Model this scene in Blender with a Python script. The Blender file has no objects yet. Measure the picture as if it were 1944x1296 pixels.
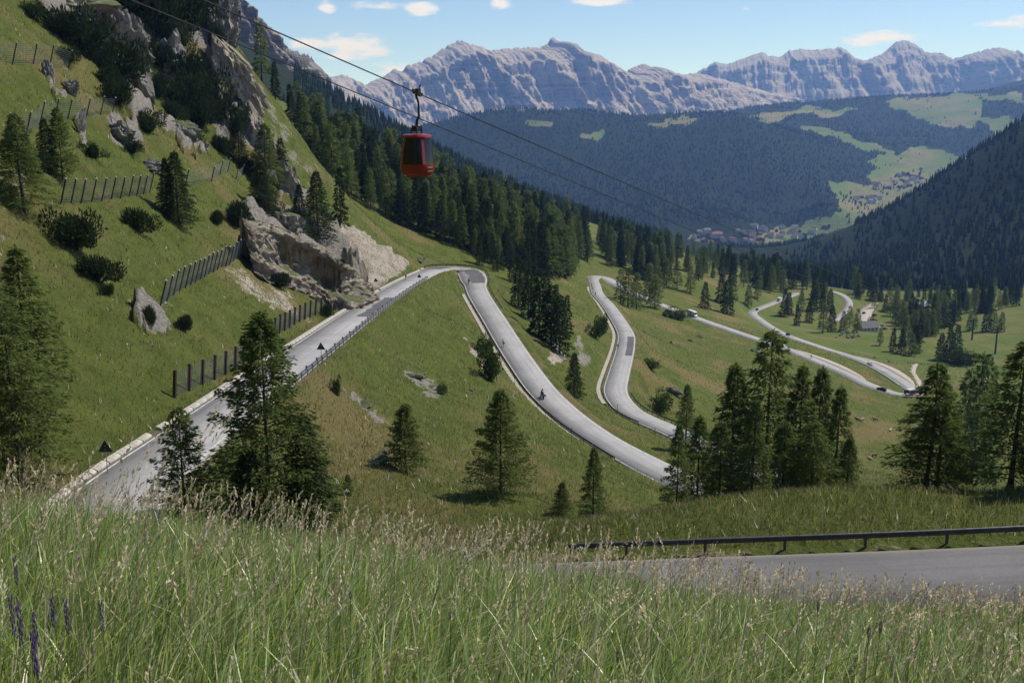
import bpy, bmesh, math, random
import numpy as np
from mathutils import Vector, Matrix, Euler

# ------------------------------------------------------------------ camera, sky, sun, exposure
scene = bpy.context.scene
COL = scene.collection
W, Hh, F = 1944.0, 1296.0, 1908.0
PITCH = math.radians(12.0)
cam_data = bpy.data.cameras.new('camera')
cam = bpy.data.objects.new('camera', cam_data)
COL.objects.link(cam)
cam_data.sensor_width = 36.0
cam_data.lens = 36.0 * F / W
cam_data.clip_start = 0.1
cam_data.clip_end = 60000
cam.location = (0, 0, 0)
cam.rotation_euler = (math.pi / 2 - PITCH, 0, 0)
scene.camera = cam

SUN_AZ = math.radians(62)       # to the right of the view direction (+y), towards +x
SUN_EL = math.radians(55)
sd = bpy.data.lights.new('sun', 'SUN')
sd.energy = 5.0
sd.angle = math.radians(0.5)
sd.color = (1.0, 0.95, 0.87)
sun = bpy.data.objects.new('sun', sd)
COL.objects.link(sun)
sdir = Vector((math.sin(SUN_AZ) * math.cos(SUN_EL), math.cos(SUN_AZ) * math.cos(SUN_EL), math.sin(SUN_EL)))
sun.rotation_euler = sdir.to_track_quat('Z', 'Y').to_euler()

scene.view_settings.view_transform = 'Standard'
scene.view_settings.look = 'None'
scene.view_settings.exposure = 0.0
scene.view_settings.gamma = 1.0
scene.cycles.use_denoising = True
scene.cycles.max_bounces = 6
scene.cycles.transparent_max_bounces = 8
scene.cycles.volume_bounces = 1


def ray(u, v):
    cx = (u - W / 2) / F
    cy = -(v - Hh / 2) / F
    return np.array([cx, math.cos(PITCH) + cy * math.sin(PITCH), -math.sin(PITCH) + cy * math.cos(PITCH)])


def PY(u, v, Y):
    """world point seen at pixel u, v at forward distance Y"""
    d = ray(u, v)
    return d * (Y / d[1])


def PZ(u, v, z):
    """world point seen at pixel u, v at height z"""
    d = ray(u, v)
    return d * (z / d[2])


def project(p):
    """pixel of world points (n,3)"""
    p = np.asarray(p, float)
    f = p[..., 1] * math.cos(PITCH) - p[..., 2] * math.sin(PITCH)
    up = p[..., 1] * math.sin(PITCH) + p[..., 2] * math.cos(PITCH)
    f = np.where(f < 0.05, 0.05, f)
    return W / 2 + F * p[..., 0] / f, Hh / 2 - F * up / f


world = bpy.data.worlds.new('World')
scene.world = world
world.use_nodes = True
nt = world.node_tree
nt.nodes.clear()
w_out = nt.nodes.new('ShaderNodeOutputWorld')
w_bg = nt.nodes.new('ShaderNodeBackground')
w_bg.inputs['Strength'].default_value = 0.15
w_sky = nt.nodes.new('ShaderNodeTexSky')
w_sky.sky_type = 'NISHITA'
w_sky.sun_disc = False
w_sky.sun_elevation = SUN_EL
w_sky.sun_rotation = SUN_AZ
w_sky.altitude = 2000
w_sky.air_density = 0.8
w_sky.dust_density = 0.0
w_sky.ozone_density = 3.0
# small fair-weather clouds, placed by direction in the sky
w_tc = nt.nodes.new('ShaderNodeTexCoord')


def wmath(op, a, b=None):
    n = nt.nodes.new('ShaderNodeMath')
    n.operation = op
    for i, s in enumerate((a, b)):
        if s is None:
            continue
        if isinstance(s, (int, float)):
            n.inputs[i].default_value = s
        else:
            nt.links.new(s, n.inputs[i])
    return n.outputs[0]


def wnoise(scale, detail, rough, stretch):
    m = nt.nodes.new('ShaderNodeMapping')
    m.inputs['Scale'].default_value = stretch
    nt.links.new(w_tc.outputs['Generated'], m.inputs['Vector'])
    n = nt.nodes.new('ShaderNodeTexNoise')
    n.inputs['Scale'].default_value = scale
    n.inputs['Detail'].default_value = detail
    n.inputs['Roughness'].default_value = rough
    nt.links.new(m.outputs[0], n.inputs['Vector'])
    return n.outputs['Fac']


fine = wnoise(26, 7, 0.62, (1, 1, 2.6))
total = None
for (u, v, ru, rv, amt) in ((668, 88, 78, 24, 1.0), (600, 84, 50, 16, .8), (622, 14, 20, 12, .85), (715, 14, 60, 11, .8), (793, 17, 38, 13, .95),
                            (950, 6, 26, 13, .9), (1150, 2, 60, 10, .9), (1416, 17, 14, 6, .7), (1680, 73, 74, 14, 1.0),
                            (1912, 46, 52, 11, .7), (745, 130, 50, 14, .6), (610, 142, 30, 14, .6), (1945, 36, 30, 10, .6)):
    d = ray(u, v)
    d = d / np.linalg.norm(d)
    sub = nt.nodes.new('ShaderNodeVectorMath')
    sub.operation = 'SUBTRACT'
    nt.links.new(w_tc.outputs['Generated'], sub.inputs[0])
    sub.inputs[1].default_value = tuple(d)
    mul = nt.nodes.new('ShaderNodeVectorMath')
    mul.operation = 'MULTIPLY'
    nt.links.new(sub.outputs[0], mul.inputs[0])
    mul.inputs[1].default_value = (F / ru, F / ru, F / rv)
    ln = nt.nodes.new('ShaderNodeVectorMath')
    ln.operation = 'LENGTH'
    nt.links.new(mul.outputs[0], ln.inputs[0])
    m = wmath('MULTIPLY', wmath('MAXIMUM', wmath('SUBTRACT', 1.25, ln.outputs['Value']), 0.0), amt)
    total = m if total is None else wmath('MAXIMUM', total, m)
dens = wmath('ADD', wmath('MULTIPLY', total, 0.75), wmath('MULTIPLY', wmath('SUBTRACT', fine, 0.5), 1.9))
dens = wmath('MULTIPLY', dens, wmath('MINIMUM', wmath('MULTIPLY', total, 4.0), 1.0))
rmp = nt.nodes.new('ShaderNodeMapRange')
rmp.interpolation_type = 'SMOOTHSTEP'
rmp.inputs['From Min'].default_value = 0.12
rmp.inputs['From Max'].default_value = 0.62
rmp.inputs['To Max'].default_value = 0.92
nt.links.new(dens, rmp.inputs['Value'])
w_mix = nt.nodes.new('ShaderNodeMix')
w_mix.data_type = 'RGBA'
nt.links.new(rmp.outputs[0], w_mix.inputs['Factor'])
nt.links.new(w_sky.outputs[0], w_mix.inputs['A'])
w_mix.inputs['B'].default_value = (6.4, 6.3, 6.5, 1)
nt.links.new(w_mix.outputs['Result'], w_bg.inputs['Color'])
nt.links.new(w_bg.outputs[0], w_out.inputs['Surface'])

rng = np.random.default_rng(7)
random.seed(7)


# ------------------------------------------------------------------ numpy noise
def _hash(ix, iy, iz):
    h = (ix.astype(np.int64) * 374761393 + iy.astype(np.int64) * 668265263 + iz.astype(np.int64) * 2147483647) & 0xffffffff
    h = ((h ^ (h >> 13)) * 1274126177) & 0xffffffff
    return ((h ^ (h >> 16)) & 0xffff) / 32767.5 - 1.0


def noise3(x, y, z):
    x, y, z = np.broadcast_arrays(np.asarray(x, float), np.asarray(y, float), np.asarray(z, float))
    ix, iy, iz = np.floor(x), np.floor(y), np.floor(z)
    fx, fy, fz = x - ix, y - iy, z - iz
    sx, sy, sz = (t * t * t * (t * (t * 6 - 15) + 10) for t in (fx, fy, fz))
    ix, iy, iz = ix.astype(np.int64), iy.astype(np.int64), iz.astype(np.int64)
    r = 0
    for dx in (0, 1):
        for dy in (0, 1):
            for dz in (0, 1):
                w = (sx if dx else 1 - sx) * (sy if dy else 1 - sy) * (sz if dz else 1 - sz)
                r = r + w * _hash(ix + dx, iy + dy, iz + dz)
    return r


def fbm(x, y, z, octv=4, gain=.5, ridged=False):
    a, s, tot = 1.0, 0.0, 0.0
    for i in range(octv):
        n = noise3(x * 2.03 ** i + 17.1 * i, y * 2.03 ** i - 9.7 * i, z * 2.03 ** i + 3.3 * i)
        if ridged:
            n = 1 - 2 * np.abs(n)
        s = s + a * n
        tot += a
        a *= gain
    return s / tot


def smooth(a, b, x):
    t = np.clip((x - a) / (b - a), 0, 1)
    return t * t * (3 - 2 * t)


def in_poly(u, v, poly):
    inside = np.zeros(np.shape(u), bool)
    n = len(poly)
    for i in range(n):
        x1, y1 = poly[i]
        x2, y2 = poly[(i + 1) % n]
        if y1 == y2:
            continue
        c = ((y1 > v) != (y2 > v)) & (u < (x2 - x1) * (v - y1) / (y2 - y1) + x1)
        inside ^= c
    return inside


# ------------------------------------------------------------------ object helpers
def tag(o, label=None, cat=None, group=None, kind=None):
    if label:
        o['label'] = label
    if cat:
        o['category'] = cat
    if group:
        o['group'] = group
    if kind:
        o['kind'] = kind
    return o


def mesh_np(name, verts, faces, mats=None, smooth_shade=False, attrs=None, matidx=None):
    """mesh from numpy verts (n,3) and list of face arrays (each (m,k))"""
    me = bpy.data.meshes.new(name)
    verts = np.asarray(verts, np.float32)
    me.vertices.add(len(verts))
    me.vertices.foreach_set('co', verts.ravel())
    if isinstance(faces, np.ndarray):
        faces = [faces]
    faces = [np.asarray(f, np.int32) for f in faces if len(f)]
    loops = np.concatenate([f.ravel() for f in faces])
    totals = np.concatenate([np.full(len(f), f.shape[1], np.int32) for f in faces])
    starts = np.concatenate([[0], np.cumsum(totals)[:-1]]).astype(np.int32)
    me.loops.add(len(loops))
    me.loops.foreach_set('vertex_index', loops)
    me.polygons.add(len(totals))
    me.polygons.foreach_set('loop_start', starts)
    if matidx is not None:
        me.polygons.foreach_set('material_index', np.asarray(matidx, np.int32))
    me.update(calc_edges=True)
    if smooth_shade:
        me.polygons.foreach_set('use_smooth', np.ones(len(totals), bool))
    for k, a in (attrs or {}).items():
        a = np.asarray(a, np.float32)
        if a.ndim == 1:
            at = me.attributes.new(k, 'FLOAT', 'POINT')
            at.data.foreach_set('value', a)
        else:
            at = me.attributes.new(k, 'FLOAT_COLOR', 'POINT')
            c = np.ones((len(a), 4), np.float32)
            c[:, :3] = a
            at.data.foreach_set('color', c.ravel())
    for m in (mats if isinstance(mats, (list, tuple)) else [mats]):
        if m is not None:
            me.materials.append(m)
    return me


def obj(name, me, parent=None, loc=None):
    o = bpy.data.objects.new(name, me)
    COL.objects.link(o)
    if parent is not None:
        o.parent = parent
    if loc is not None:
        o.location = loc
    return o


def empty(name, loc=(0, 0, 0), rz=0.0):
    o = bpy.data.objects.new(name, None)
    COL.objects.link(o)
    o.location = loc
    o.rotation_euler = (0, 0, rz)
    o.empty_display_size = 0.2
    return o


def copy_tree(o, parent=None):
    c = o.copy()
    COL.objects.link(c)
    if parent is not None:
        c.parent = parent
    for ch in list(o.children):
        copy_tree(ch, c)
    return c


class MB:
    """collects primitive pieces of one part"""

    def __init__(self):
        self.v, self.f, self.mi, self.cur = [], [], [], 0

    def add(self, vs, fs):
        b = len(self.v)
        self.v += [tuple(map(float, p)) for p in vs]
        self.f += [tuple(b + i for i in f) for f in fs]
        self.mi += [self.cur] * len(fs)
        return self

    def box(self, c, s, rz=0.0, taper=1.0, tilt=None):
        x, y, z = (k / 2 for k in s)
        p = [(-x, -y, -z), (x, -y, -z), (x, y, -z), (-x, y, -z), (-x * taper, -y * taper, z), (x * taper, -y * taper, z), (x * taper, y * taper, z), (-x * taper, y * taper, z)]
        m = Matrix.Rotation(rz, 3, 'Z')
        if tilt is not None:
            m = m @ tilt
        return self.add([tuple(m @ Vector(q) + Vector(c)) for q in p],
                        [(0, 3, 2, 1), (4, 5, 6, 7), (0, 1, 5, 4), (1, 2, 6, 5), (2, 3, 7, 6), (3, 0, 4, 7)])

    def tube(self, pts, rad, n=6, caps=True):
        pts = [Vector(p) for p in pts]
        if isinstance(rad, (int, float)):
            rad = [rad] * len(pts)
        vs, fs = [], []
        for i, p in enumerate(pts):
            d = (pts[min(i + 1, len(pts) - 1)] - pts[max(i - 1, 0)]).normalized()
            a = d.cross(Vector((0.31, 0.11, 0.94)) if abs(d.z) < .9 else Vector((1, 0.1, 0))).normalized()
            b = d.cross(a)
            for k in range(n):
                t = 2 * math.pi * k / n
                vs.append(p + (a * math.cos(t) + b * math.sin(t)) * rad[i])
        for i in range(len(pts) - 1):
            for k in range(n):
                fs.append((i * n + k, i * n + (k + 1) % n, (i + 1) * n + (k + 1) % n, (i + 1) * n + k))
        if caps:
            fs.append(tuple(range(n))[::-1])
            fs.append(tuple((len(pts) - 1) * n + k for k in range(n)))
        return self.add(vs, fs)

    def loft(self, rings, closed=True, caps=True):
        n = len(rings[0])
        vs = [p for r in rings for p in r]
        fs = []
        for i in range(len(rings) - 1):
            for k in range(n if closed else n - 1):
                fs.append((i * n + k, i * n + (k + 1) % n, (i + 1) * n + (k + 1) % n, (i + 1) * n + k))
        if caps and closed:
            fs.append(tuple(range(n))[::-1])
            fs.append(tuple((len(rings) - 1) * n + k for k in range(n)))
        return self.add(vs, fs)

    def lathe(self, prof, n=16, c=(0, 0, 0), axis='z'):
        rings = []
        for r, h in prof:
            rg = []
            for k in range(n):
                t = 2 * math.pi * k / n
                q = (r * math.cos(t), r * math.sin(t), h)
                if axis == 'y':
                    q = (q[0], q[2], q[1])
                elif axis == 'x':
                    q = (q[2], q[0], q[1])
                rg.append((q[0] + c[0], q[1] + c[1], q[2] + c[2]))
            rings.append(rg)
        return self.loft(rings)

    def mesh(self, name, mats, smooth_shade=False):
        me = bpy.data.meshes.new(name)
        me.from_pydata(self.v, [], self.f)
        me.update()
        bm = bmesh.new()
        bm.from_mesh(me)
        bmesh.ops.recalc_face_normals(bm, faces=bm.faces)
        bm.to_mesh(me)
        bm.free()
        for m in (mats if isinstance(mats, (list, tuple)) else [mats]):
            me.materials.append(m)
        if isinstance(mats, (list, tuple)) and len(mats) > 1:
            me.polygons.foreach_set('material_index', self.mi)
        if smooth_shade:
            me.polygons.foreach_set('use_smooth', [True] * len(me.polygons))
            me.set_sharp_from_angle(angle=math.radians(40))
        return me

    def build(self, name, mats, parent=None, smooth_shade=False):
        return obj(name, self.mesh(name, mats, smooth_shade), parent)


# ------------------------------------------------------------------ materials
class NB:
    """tiny node builder"""

    def __init__(self, name):
        self.m = bpy.data.materials.new(name)
        self.m.use_nodes = True
        self.t = self.m.node_tree
        self.t.nodes.clear()
        self.out = self.t.nodes.new('ShaderNodeOutputMaterial')
        self.tc = None

    def n(self, kind, **kw):
        nd = self.t.nodes.new(kind)
        for k, v in kw.items():
            setattr(nd, k, v)
        return nd

    def link(self, a, b):
        self.t.links.new(a, b)

    def put(self, sock, val):
        if isinstance(val, (int, float)):
            sock.default_value = val
        elif isinstance(val, (tuple, list)):
            sock.default_value = tuple(val) + ((1,) if len(val) == 3 and sock.type == 'RGBA' else ())
        else:
            self.link(val, sock)

    def obj_co(self):
        if self.tc is None:
            self.tc = self.n('ShaderNodeTexCoord')
        return self.tc.outputs['Object']

    def noise(self, scale, detail=4, rough=.55, vec=None, stretch=None, w=None):
        vec = vec or self.obj_co()
        if stretch:
            mp = self.n('ShaderNodeMapping')
            mp.inputs['Scale'].default_value = stretch
            self.link(vec, mp.inputs['Vector'])
            vec = mp.outputs[0]
        nd = self.n('ShaderNodeTexNoise')
        nd.inputs['Scale'].default_value = scale
        nd.inputs['Detail'].default_value = detail
        nd.inputs['Roughness'].default_value = rough
        self.link(vec, nd.inputs['Vector'])
        return nd.outputs['Fac']

    def math(self, op, a, b=0.0, c=None):
        nd = self.n('ShaderNodeMath', operation=op)
        self.put(nd.inputs[0], a)
        self.put(nd.inputs[1], b)
        if c is not None:
            self.put(nd.inputs[2], c)
        return nd.outputs[0]

    def ramp(self, x, a, b, lo=0.0, hi=1.0):
        nd = self.n('ShaderNodeMapRange', interpolation_type='SMOOTHSTEP')
        self.put(nd.inputs['Value'], x)
        nd.inputs['From Min'].default_value = a
        nd.inputs['From Max'].default_value = b
        nd.inputs['To Min'].default_value = lo
        nd.inputs['To Max'].default_value = hi
        return nd.outputs[0]

    def mix(self, fac, a, b):
        nd = self.n('ShaderNodeMix', data_type='RGBA')
        self.put(nd.inputs['Factor'], fac)
        self.put(nd.inputs['A'], a)
        self.put(nd.inputs['B'], b)
        return nd.outputs['Result']

    def attr(self, name):
        nd = self.n('ShaderNodeAttribute', attribute_name=name)
        return nd

    def bump(self, h, strength=.5, dist=.1):
        nd = self.n('ShaderNodeBump')
        nd.inputs['Strength'].default_value = strength
        nd.inputs['Distance'].default_value = dist
        self.link(h, nd.inputs['Height'])
        return nd.outputs[0]

    def principled(self, col, rough=.8, normal=None, metal=0.0, spec=.3, **kw):
        p = self.n('ShaderNodeBsdfPrincipled')
        self.put(p.inputs['Base Color'], col)
        self.put(p.inputs['Roughness'], rough)
        self.put(p.inputs['Metallic'], metal)
        self.put(p.inputs['Specular IOR Level'], spec)
        if normal is not None:
            self.link(normal, p.inputs['Normal'])
        for k, v in kw.items():
            self.put(p.inputs[k.replace('_', ' ')], v)
        self.link(p.outputs[0], self.out.inputs['Surface'])
        return self.m


def plain(name, col, rough=.6, metal=0.0, spec=.4, var=.12, scale=6.0, bump=0.0):
    b = NB(name)
    n = b.noise(scale, 4)
    c2 = tuple(c * (1 - var * 2) for c in col)
    c = b.mix(b.ramp(n, .3, .7), c2, col)
    return b.principled(c, rough, b.bump(n, bump, .02) if bump else None, metal, spec)


def leafy(name, c1, c2, c3, transl=.35, attr=None):
    """foliage: diffuse and translucent, varied by place and by plant"""
    b = NB(name)
    oi = b.n('ShaderNodeObjectInfo')
    geo = b.n('ShaderNodeNewGeometry')
    n = b.noise(.9, 3, .6)
    col = b.mix(b.ramp(n, .35, .65), c1, c2)
    col = b.mix(b.math('MULTIPLY', oi.outputs['Random'], .75), col, c3)
    isl = b.n('ShaderNodeHueSaturation')
    b.put(isl.inputs['Value'], b.math('ADD', b.math('MULTIPLY', geo.outputs['Random Per Island'], .7), .65))
    b.put(isl.inputs['Color'], col)
    col = isl.outputs['Color']
    d = b.n('ShaderNodeBsdfDiffuse')
    t = b.n('ShaderNodeBsdfTranslucent')
    b.link(col, d.inputs['Color'])
    b.link(col, t.inputs['Color'])
    mx = b.n('ShaderNodeMixShader')
    mx.inputs[0].default_value = transl
    b.link(d.outputs[0], mx.inputs[1])
    b.link(t.outputs[0], mx.inputs[2])
    b.link(mx.outputs[0], b.out.inputs['Surface'])
    return b.m
# ------------------------------------------------------------------ the road over the pass: one centre line, seen points turned into places by their height
RP = [(95, 40, -14.6), (75, 41.5, -16.2), (55, 42.5, -17.8), (40, 43, -19.0), (24, 43.4, -20.2), (9, 44.3, -21.2), (-4, 44.8, -21.9), (-14, 46.5, -22.4), (-21.5, 50.5, -22.7),
      (-25.0, 57.5, -22.95), (-25.4, 68, -23.4)]
for u, v, z in ((452, 763, -25.0), (605, 651, -28.0), (697, 585, -31.4), (780, 533, -36.3), (822, 513.5, -39.3), (843, 508.5, -40.3), (866, 508, -40.9), (888, 513.5, -41.5), (898, 528, -42.0),
                (906, 554, -43.2), (940, 610, -45.6), (974, 665, -47.4), (1000, 703, -48.6), (1029, 742, -49.6), (1060, 773, -50.3), (1107, 811, -51.0), (1167, 849, -51.8), (1215, 875, -52.3), (1272, 904, -52.8)):
    RP.append(tuple(PZ(u, v, z)))
RP += [(30.5, 141.5, -53.4), (37.5, 141, -54.4), (43.5, 145.5, -55.6), (45.5, 154, -57.0), (43.5, 165, -58.4), (39, 181, -60.0)]
for u, v, z in ((1277, 818, -61.4), (1202, 785, -62.6), (1175, 759, -63.7), (1168, 742, -64.4), (1175, 707, -66.4), (1183, 679, -68.2), (1188, 655, -70.1), (1188.5, 636, -71.8), (1175, 610, -74.6), (1153, 578, -79.2),
                (1135, 558, -82.8), (1130, 541, -87.0), (1127, 529, -90.0), (1134, 524, -91.5), (1148, 528.5, -92.6), (1170, 541, -94), (1250, 577, -96.5), (1319, 603, -99), (1426, 640, -103), (1479, 657, -105.2), (1537, 680, -107.5), (1598, 706, -110), (1652, 732, -112.5), (1697, 746, -114),
                (1727, 750, -115.3), (1737, 744.5, -115.8), (1722, 732, -116.2), (1676, 703, -117.5), (1630, 682, -119), (1557, 659, -121), (1485, 633, -123.5), (1444, 608, -126), (1429, 595, -127.6), (1434, 588.5, -128.6), (1455, 580, -130), (1490, 566, -132), (1515, 555.5, -134)):
    RP.append(tuple(PZ(u, v, z)))
RP2 = [tuple(PZ(u, v, z)) for u, v, z in ((1578, 553, -134.8), (1592, 557, -135.3), (1604, 563.5, -135.8), (1612, 574, -136.6), (1610, 584, -137.3), (1603, 592, -138), (1594, 600, -138.6), (1582, 610, -139.4))]
RP3 = [tuple(PZ(u, v, z)) for u, v, z in ((1662, 574, -140.2), (1652, 583, -140.6), (1642, 594, -141.2), (1640, 603, -141.8), (1648, 612, -142.3))]


def spline(pts, step=1.6):
    P = np.array(pts, float)
    out = []
    Q = np.vstack([2 * P[0] - P[1], P, 2 * P[-1] - P[-2]])
    for i in range(1, len(Q) - 2):
        p0, p1, p2, p3 = Q[i - 1:i + 3]
        # centripetal Catmull-Rom
        t0 = 0
        t1 = t0 + max(np.linalg.norm(p1 - p0), 1e-3) ** .5
        t2 = t1 + max(np.linalg.norm(p2 - p1), 1e-3) ** .5
        t3 = t2 + max(np.linalg.norm(p3 - p2), 1e-3) ** .5
        n = max(2, int(np.linalg.norm(p2 - p1) / step))
        for t in np.linspace(t1, t2, n, endpoint=False):
            a1 = (t1 - t) / (t1 - t0) * p0 + (t - t0) / (t1 - t0) * p1
            a2 = (t2 - t) / (t2 - t1) * p1 + (t - t1) / (t2 - t1) * p2
            a3 = (t3 - t) / (t3 - t2) * p2 + (t - t2) / (t3 - t2) * p3
            b1 = (t2 - t) / (t2 - t0) * a1 + (t - t0) / (t2 - t0) * a2
            b2 = (t3 - t) / (t3 - t1) * a2 + (t - t1) / (t3 - t1) * a3
            out.append((t2 - t) / (t2 - t1) * b1 + (t - t1) / (t2 - t1) * b2)
    out.append(P[-1])
    out = np.array(out)
    # light smoothing of the line
    for _ in range(6):
        out[1:-1] = .5 * out[1:-1] + .25 * (out[:-2] + out[2:])
    return out


ROAD = spline(RP)
LANE = spline(RP2)
TRACK = spline(RP3)


def normals2(path):
    d = np.gradient(path[:, :2], axis=0)
    d /= np.linalg.norm(d, axis=1)[:, None] + 1e-9
    return np.stack([-d[:, 1], d[:, 0]], 1)      # to the left of the running direction


def widths(path, base):
    """wider in the bends"""
    d = np.gradient(path[:, :2], axis=0)
    a = np.unwrap(np.arctan2(d[:, 1], d[:, 0]))
    s = np.linalg.norm(d, axis=1)
    k = np.abs(np.gradient(a)) / (s + 1e-6)
    k = np.convolve(np.pad(k, 12, 'edge'), np.ones(25) / 25, 'valid')
    return base + np.clip(k - .012, 0, .12) * 14


ROAD_HW = widths(ROAD, 3.05)
ROAD_N = normals2(ROAD)
ALLR = np.vstack([np.column_stack([ROAD, ROAD_HW]), np.column_stack([LANE, np.full(len(LANE), 3.0)]), np.column_stack([TRACK, np.full(len(TRACK), 4.0)])])

# ------------------------------------------------------------------ near terrain: a thin-plate surface through known heights
C = []
for p in RP[::1] + RP2 + RP3:
    C.append(tuple(p))
# the bank the camera stands on
C += [(0, 0, -1.62), (-5, 10, -4.2), (-2, 10, -4.7), (0, 10, -5.0), (3, 10, -5.3), (5, 10, -5.55), (-2.5, 5, -2.68), (2.5, 5, -3.2), (0, 5, -2.98), (-11, 22, -9.9), (0, 20, -10.0), (10, 20, -10.3),
      (-13, 34, -16.6), (0, 32, -15.8), (14, 32, -16.3), (-20, 40, -18.6), (26, 30, -15.0), (50, 26, -11.0), (0, -15, 4), (-40, -10, 10), (40, -15, 5), (-40, 30, -6), (-60, 10, 12), (80, 10, -2), (0, -80, 40), (-90, -40, 55), (120, -30, 15),
      (-34, 46, -17.5)]
# mound beyond the near road, and the slope falling from it
C += [(6, 53, -21.6), (16, 53, -20.9), (28, 53, -20.5), (45, 52, -18.8), (10, 60, -23.6), (20, 62, -23.4), (30, 62, -23.2), (45, 62, -22.5), (75, 60, -20.5), (8, 75, -30.5), (25, 80, -33.5), (45, 85, -36.5), (75, 85, -35), (10, 100, -39.5), (30, 110, -46), (60, 110, -49.5), (-12, 57, -24.3), (-3, 60, -26), (-8, 75, -28.6), (-4, 85, -32), (110, 80, -32)]
# the grass slope between the two long legs of the road
for (u, v, Y) in ((770, 900, 86), (955, 930, 82), (800, 800, 112), (900, 860, 106), (1100, 920, 108), (760, 700, 140), (860, 740, 142), (900, 640, 190), (830, 600, 195), (850, 555, 240)):
    C.append(tuple(PY(u, v, Y)))
# between second and third leg
for (u, v, Y) in ((1029, 655, 238), (1090, 752, 205), (1100, 640, 300), (1120, 700, 250), (1050, 580, 330), (1160, 800, 190), (1000, 540, 380), (1090, 545, 520)):
    C.append(tuple(PY(u, v, Y)))
# meadow right of third leg down to the fourth
for (u, v, Y) in ((1250, 640, 440), (1300, 690, 370), (1260, 770, 270), (1350, 660, 440), (1420, 720, 360), (1550, 760, 350), (1670, 865, 318), (1600, 830, 330), (1700, 940, 240), (1500, 850, 260), (1350, 800, 235), (1680, 790, 380)):
    C.append(tuple(PY(u, v, Y)))
C += [(80, 180, -66), (110, 230, -84), (75, 140, -54), (110, 140, -60), (160, 200, -90), (160, 300, -108), (200, 380, -118), (210, 260, -108), (240, 450, -128)]
# valley meadow
for (u, v, z) in ((1800, 650, -140), (1900, 600, -143), (1850, 720, -132), (1760, 690, -133), (1900, 780, -124), (1700, 640, -135), (1930, 570, -146), (1750, 585, -145), (1600, 640, -132), (1500, 600, -133), (1940, 680, -137), (1560, 560, -136)):
    C.append(tuple(PZ(u, v, z)))
# steep mountainside on the left
for Y in (62, 85, 110, 140, 175, 210, 245):
    zr = -23.4 - (Y - 68) * .075
    C += [(-30.5, Y, zr + .9), (-36, Y, zr + 4.6), (-50, Y, zr + 16.2), (-68, Y, zr + 33), (-90, Y, zr + 55), (-125, Y, zr + 90), (-180, Y, zr + 140)]
for (u, v, Y) in ((640, 438, 252), (560, 330, 262), (480, 200, 266), (440, 110, 280), (380, 0, 300), (660, 520, 243)):
    C.append(tuple(PY(u, v, Y)))
C += [(-70, 320, 0), (-110, 340, 36), (-170, 300, 105)]
for (u, v, Y) in ((800, 482, 325), (700, 420, 325), (860, 480, 345), (900, 470, 370), (800, 430, 400), (640, 350, 400), (560, 270, 400), (470, 222, 430), (640, 282, 520), (760, 330, 610), (900, 377, 710), (1000, 404, 790), (1130, 444, 850),
                  (900, 440, 450), (1000, 470, 500), (1080, 480, 620), (1180, 490, 720), (1250, 515, 720), (1350, 545, 700), (1440, 560, 760), (1350, 502, 940), (1500, 530, 960), (1650, 565, 1000), (1250, 475, 930),
                  (430, 185, 600), (560, 255, 700), (1800, 560, 980), (1944, 555, 960), (2200, 540, 900), (700, 290, 800), (500, 225, 900), (900, 366, 950), (1050, 400, 1050), (1300, 480, 1150), (1500, 520, 1150), (1800, 545, 1150), (1944, 530, 1080)):
    C.append(tuple(PY(u, v, Y)))
C += [(-260, 400, 150), (-280, 800, 120), (-400, 600, 230), (340, 300, -105), (420, 500, -125), (600, 700, -120), (500, 300, -90), (250, 120, -55), (300, 0, -10), (-300, 150, 200), (-200, 20, 120), (700, 300, -60)]


class TPS:
    def __init__(self, pts, scale, lam=0.0):
        P = np.array(pts, float)
        self.s = scale
        self.p = P[:, :2] / scale
        n = len(P)
        K = self.k(self.p[:, None, :] - self.p[None, :, :])
        K[np.arange(n), np.arange(n)] += lam
        A = np.zeros((n + 3, n + 3))
        A[:n, :n] = K
        A[:n, n] = 1
        A[:n, n + 1:] = self.p
        A[n, :n] = 1
        A[n + 1:, :n] = self.p.T
        b = np.zeros(n + 3)
        b[:n] = P[:, 2]
        self.c = np.linalg.lstsq(A, b, rcond=None)[0]

    @staticmethod
    def k(d):
        r2 = (d ** 2).sum(-1)
        return .5 * r2 * np.log(r2 + 1e-12)

    def __call__(self, x, y):
        x, y = np.broadcast_arrays(np.asarray(x, float), np.asarray(y, float))
        sh = x.shape
        q = np.stack([x.ravel(), y.ravel()], 1) / self.s
        out = np.empty(len(q))
        for i in range(0, len(q), 20000):
            c = q[i:i + 20000]
            out[i:i + 20000] = self.k(c[:, None, :] - self.p[None]) @ self.c[:len(self.p)] + self.c[len(self.p)] + c @ self.c[len(self.p) + 1:]
        return out.reshape(sh)


NEAR = TPS(C, 100.0, 2e-4)


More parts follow.
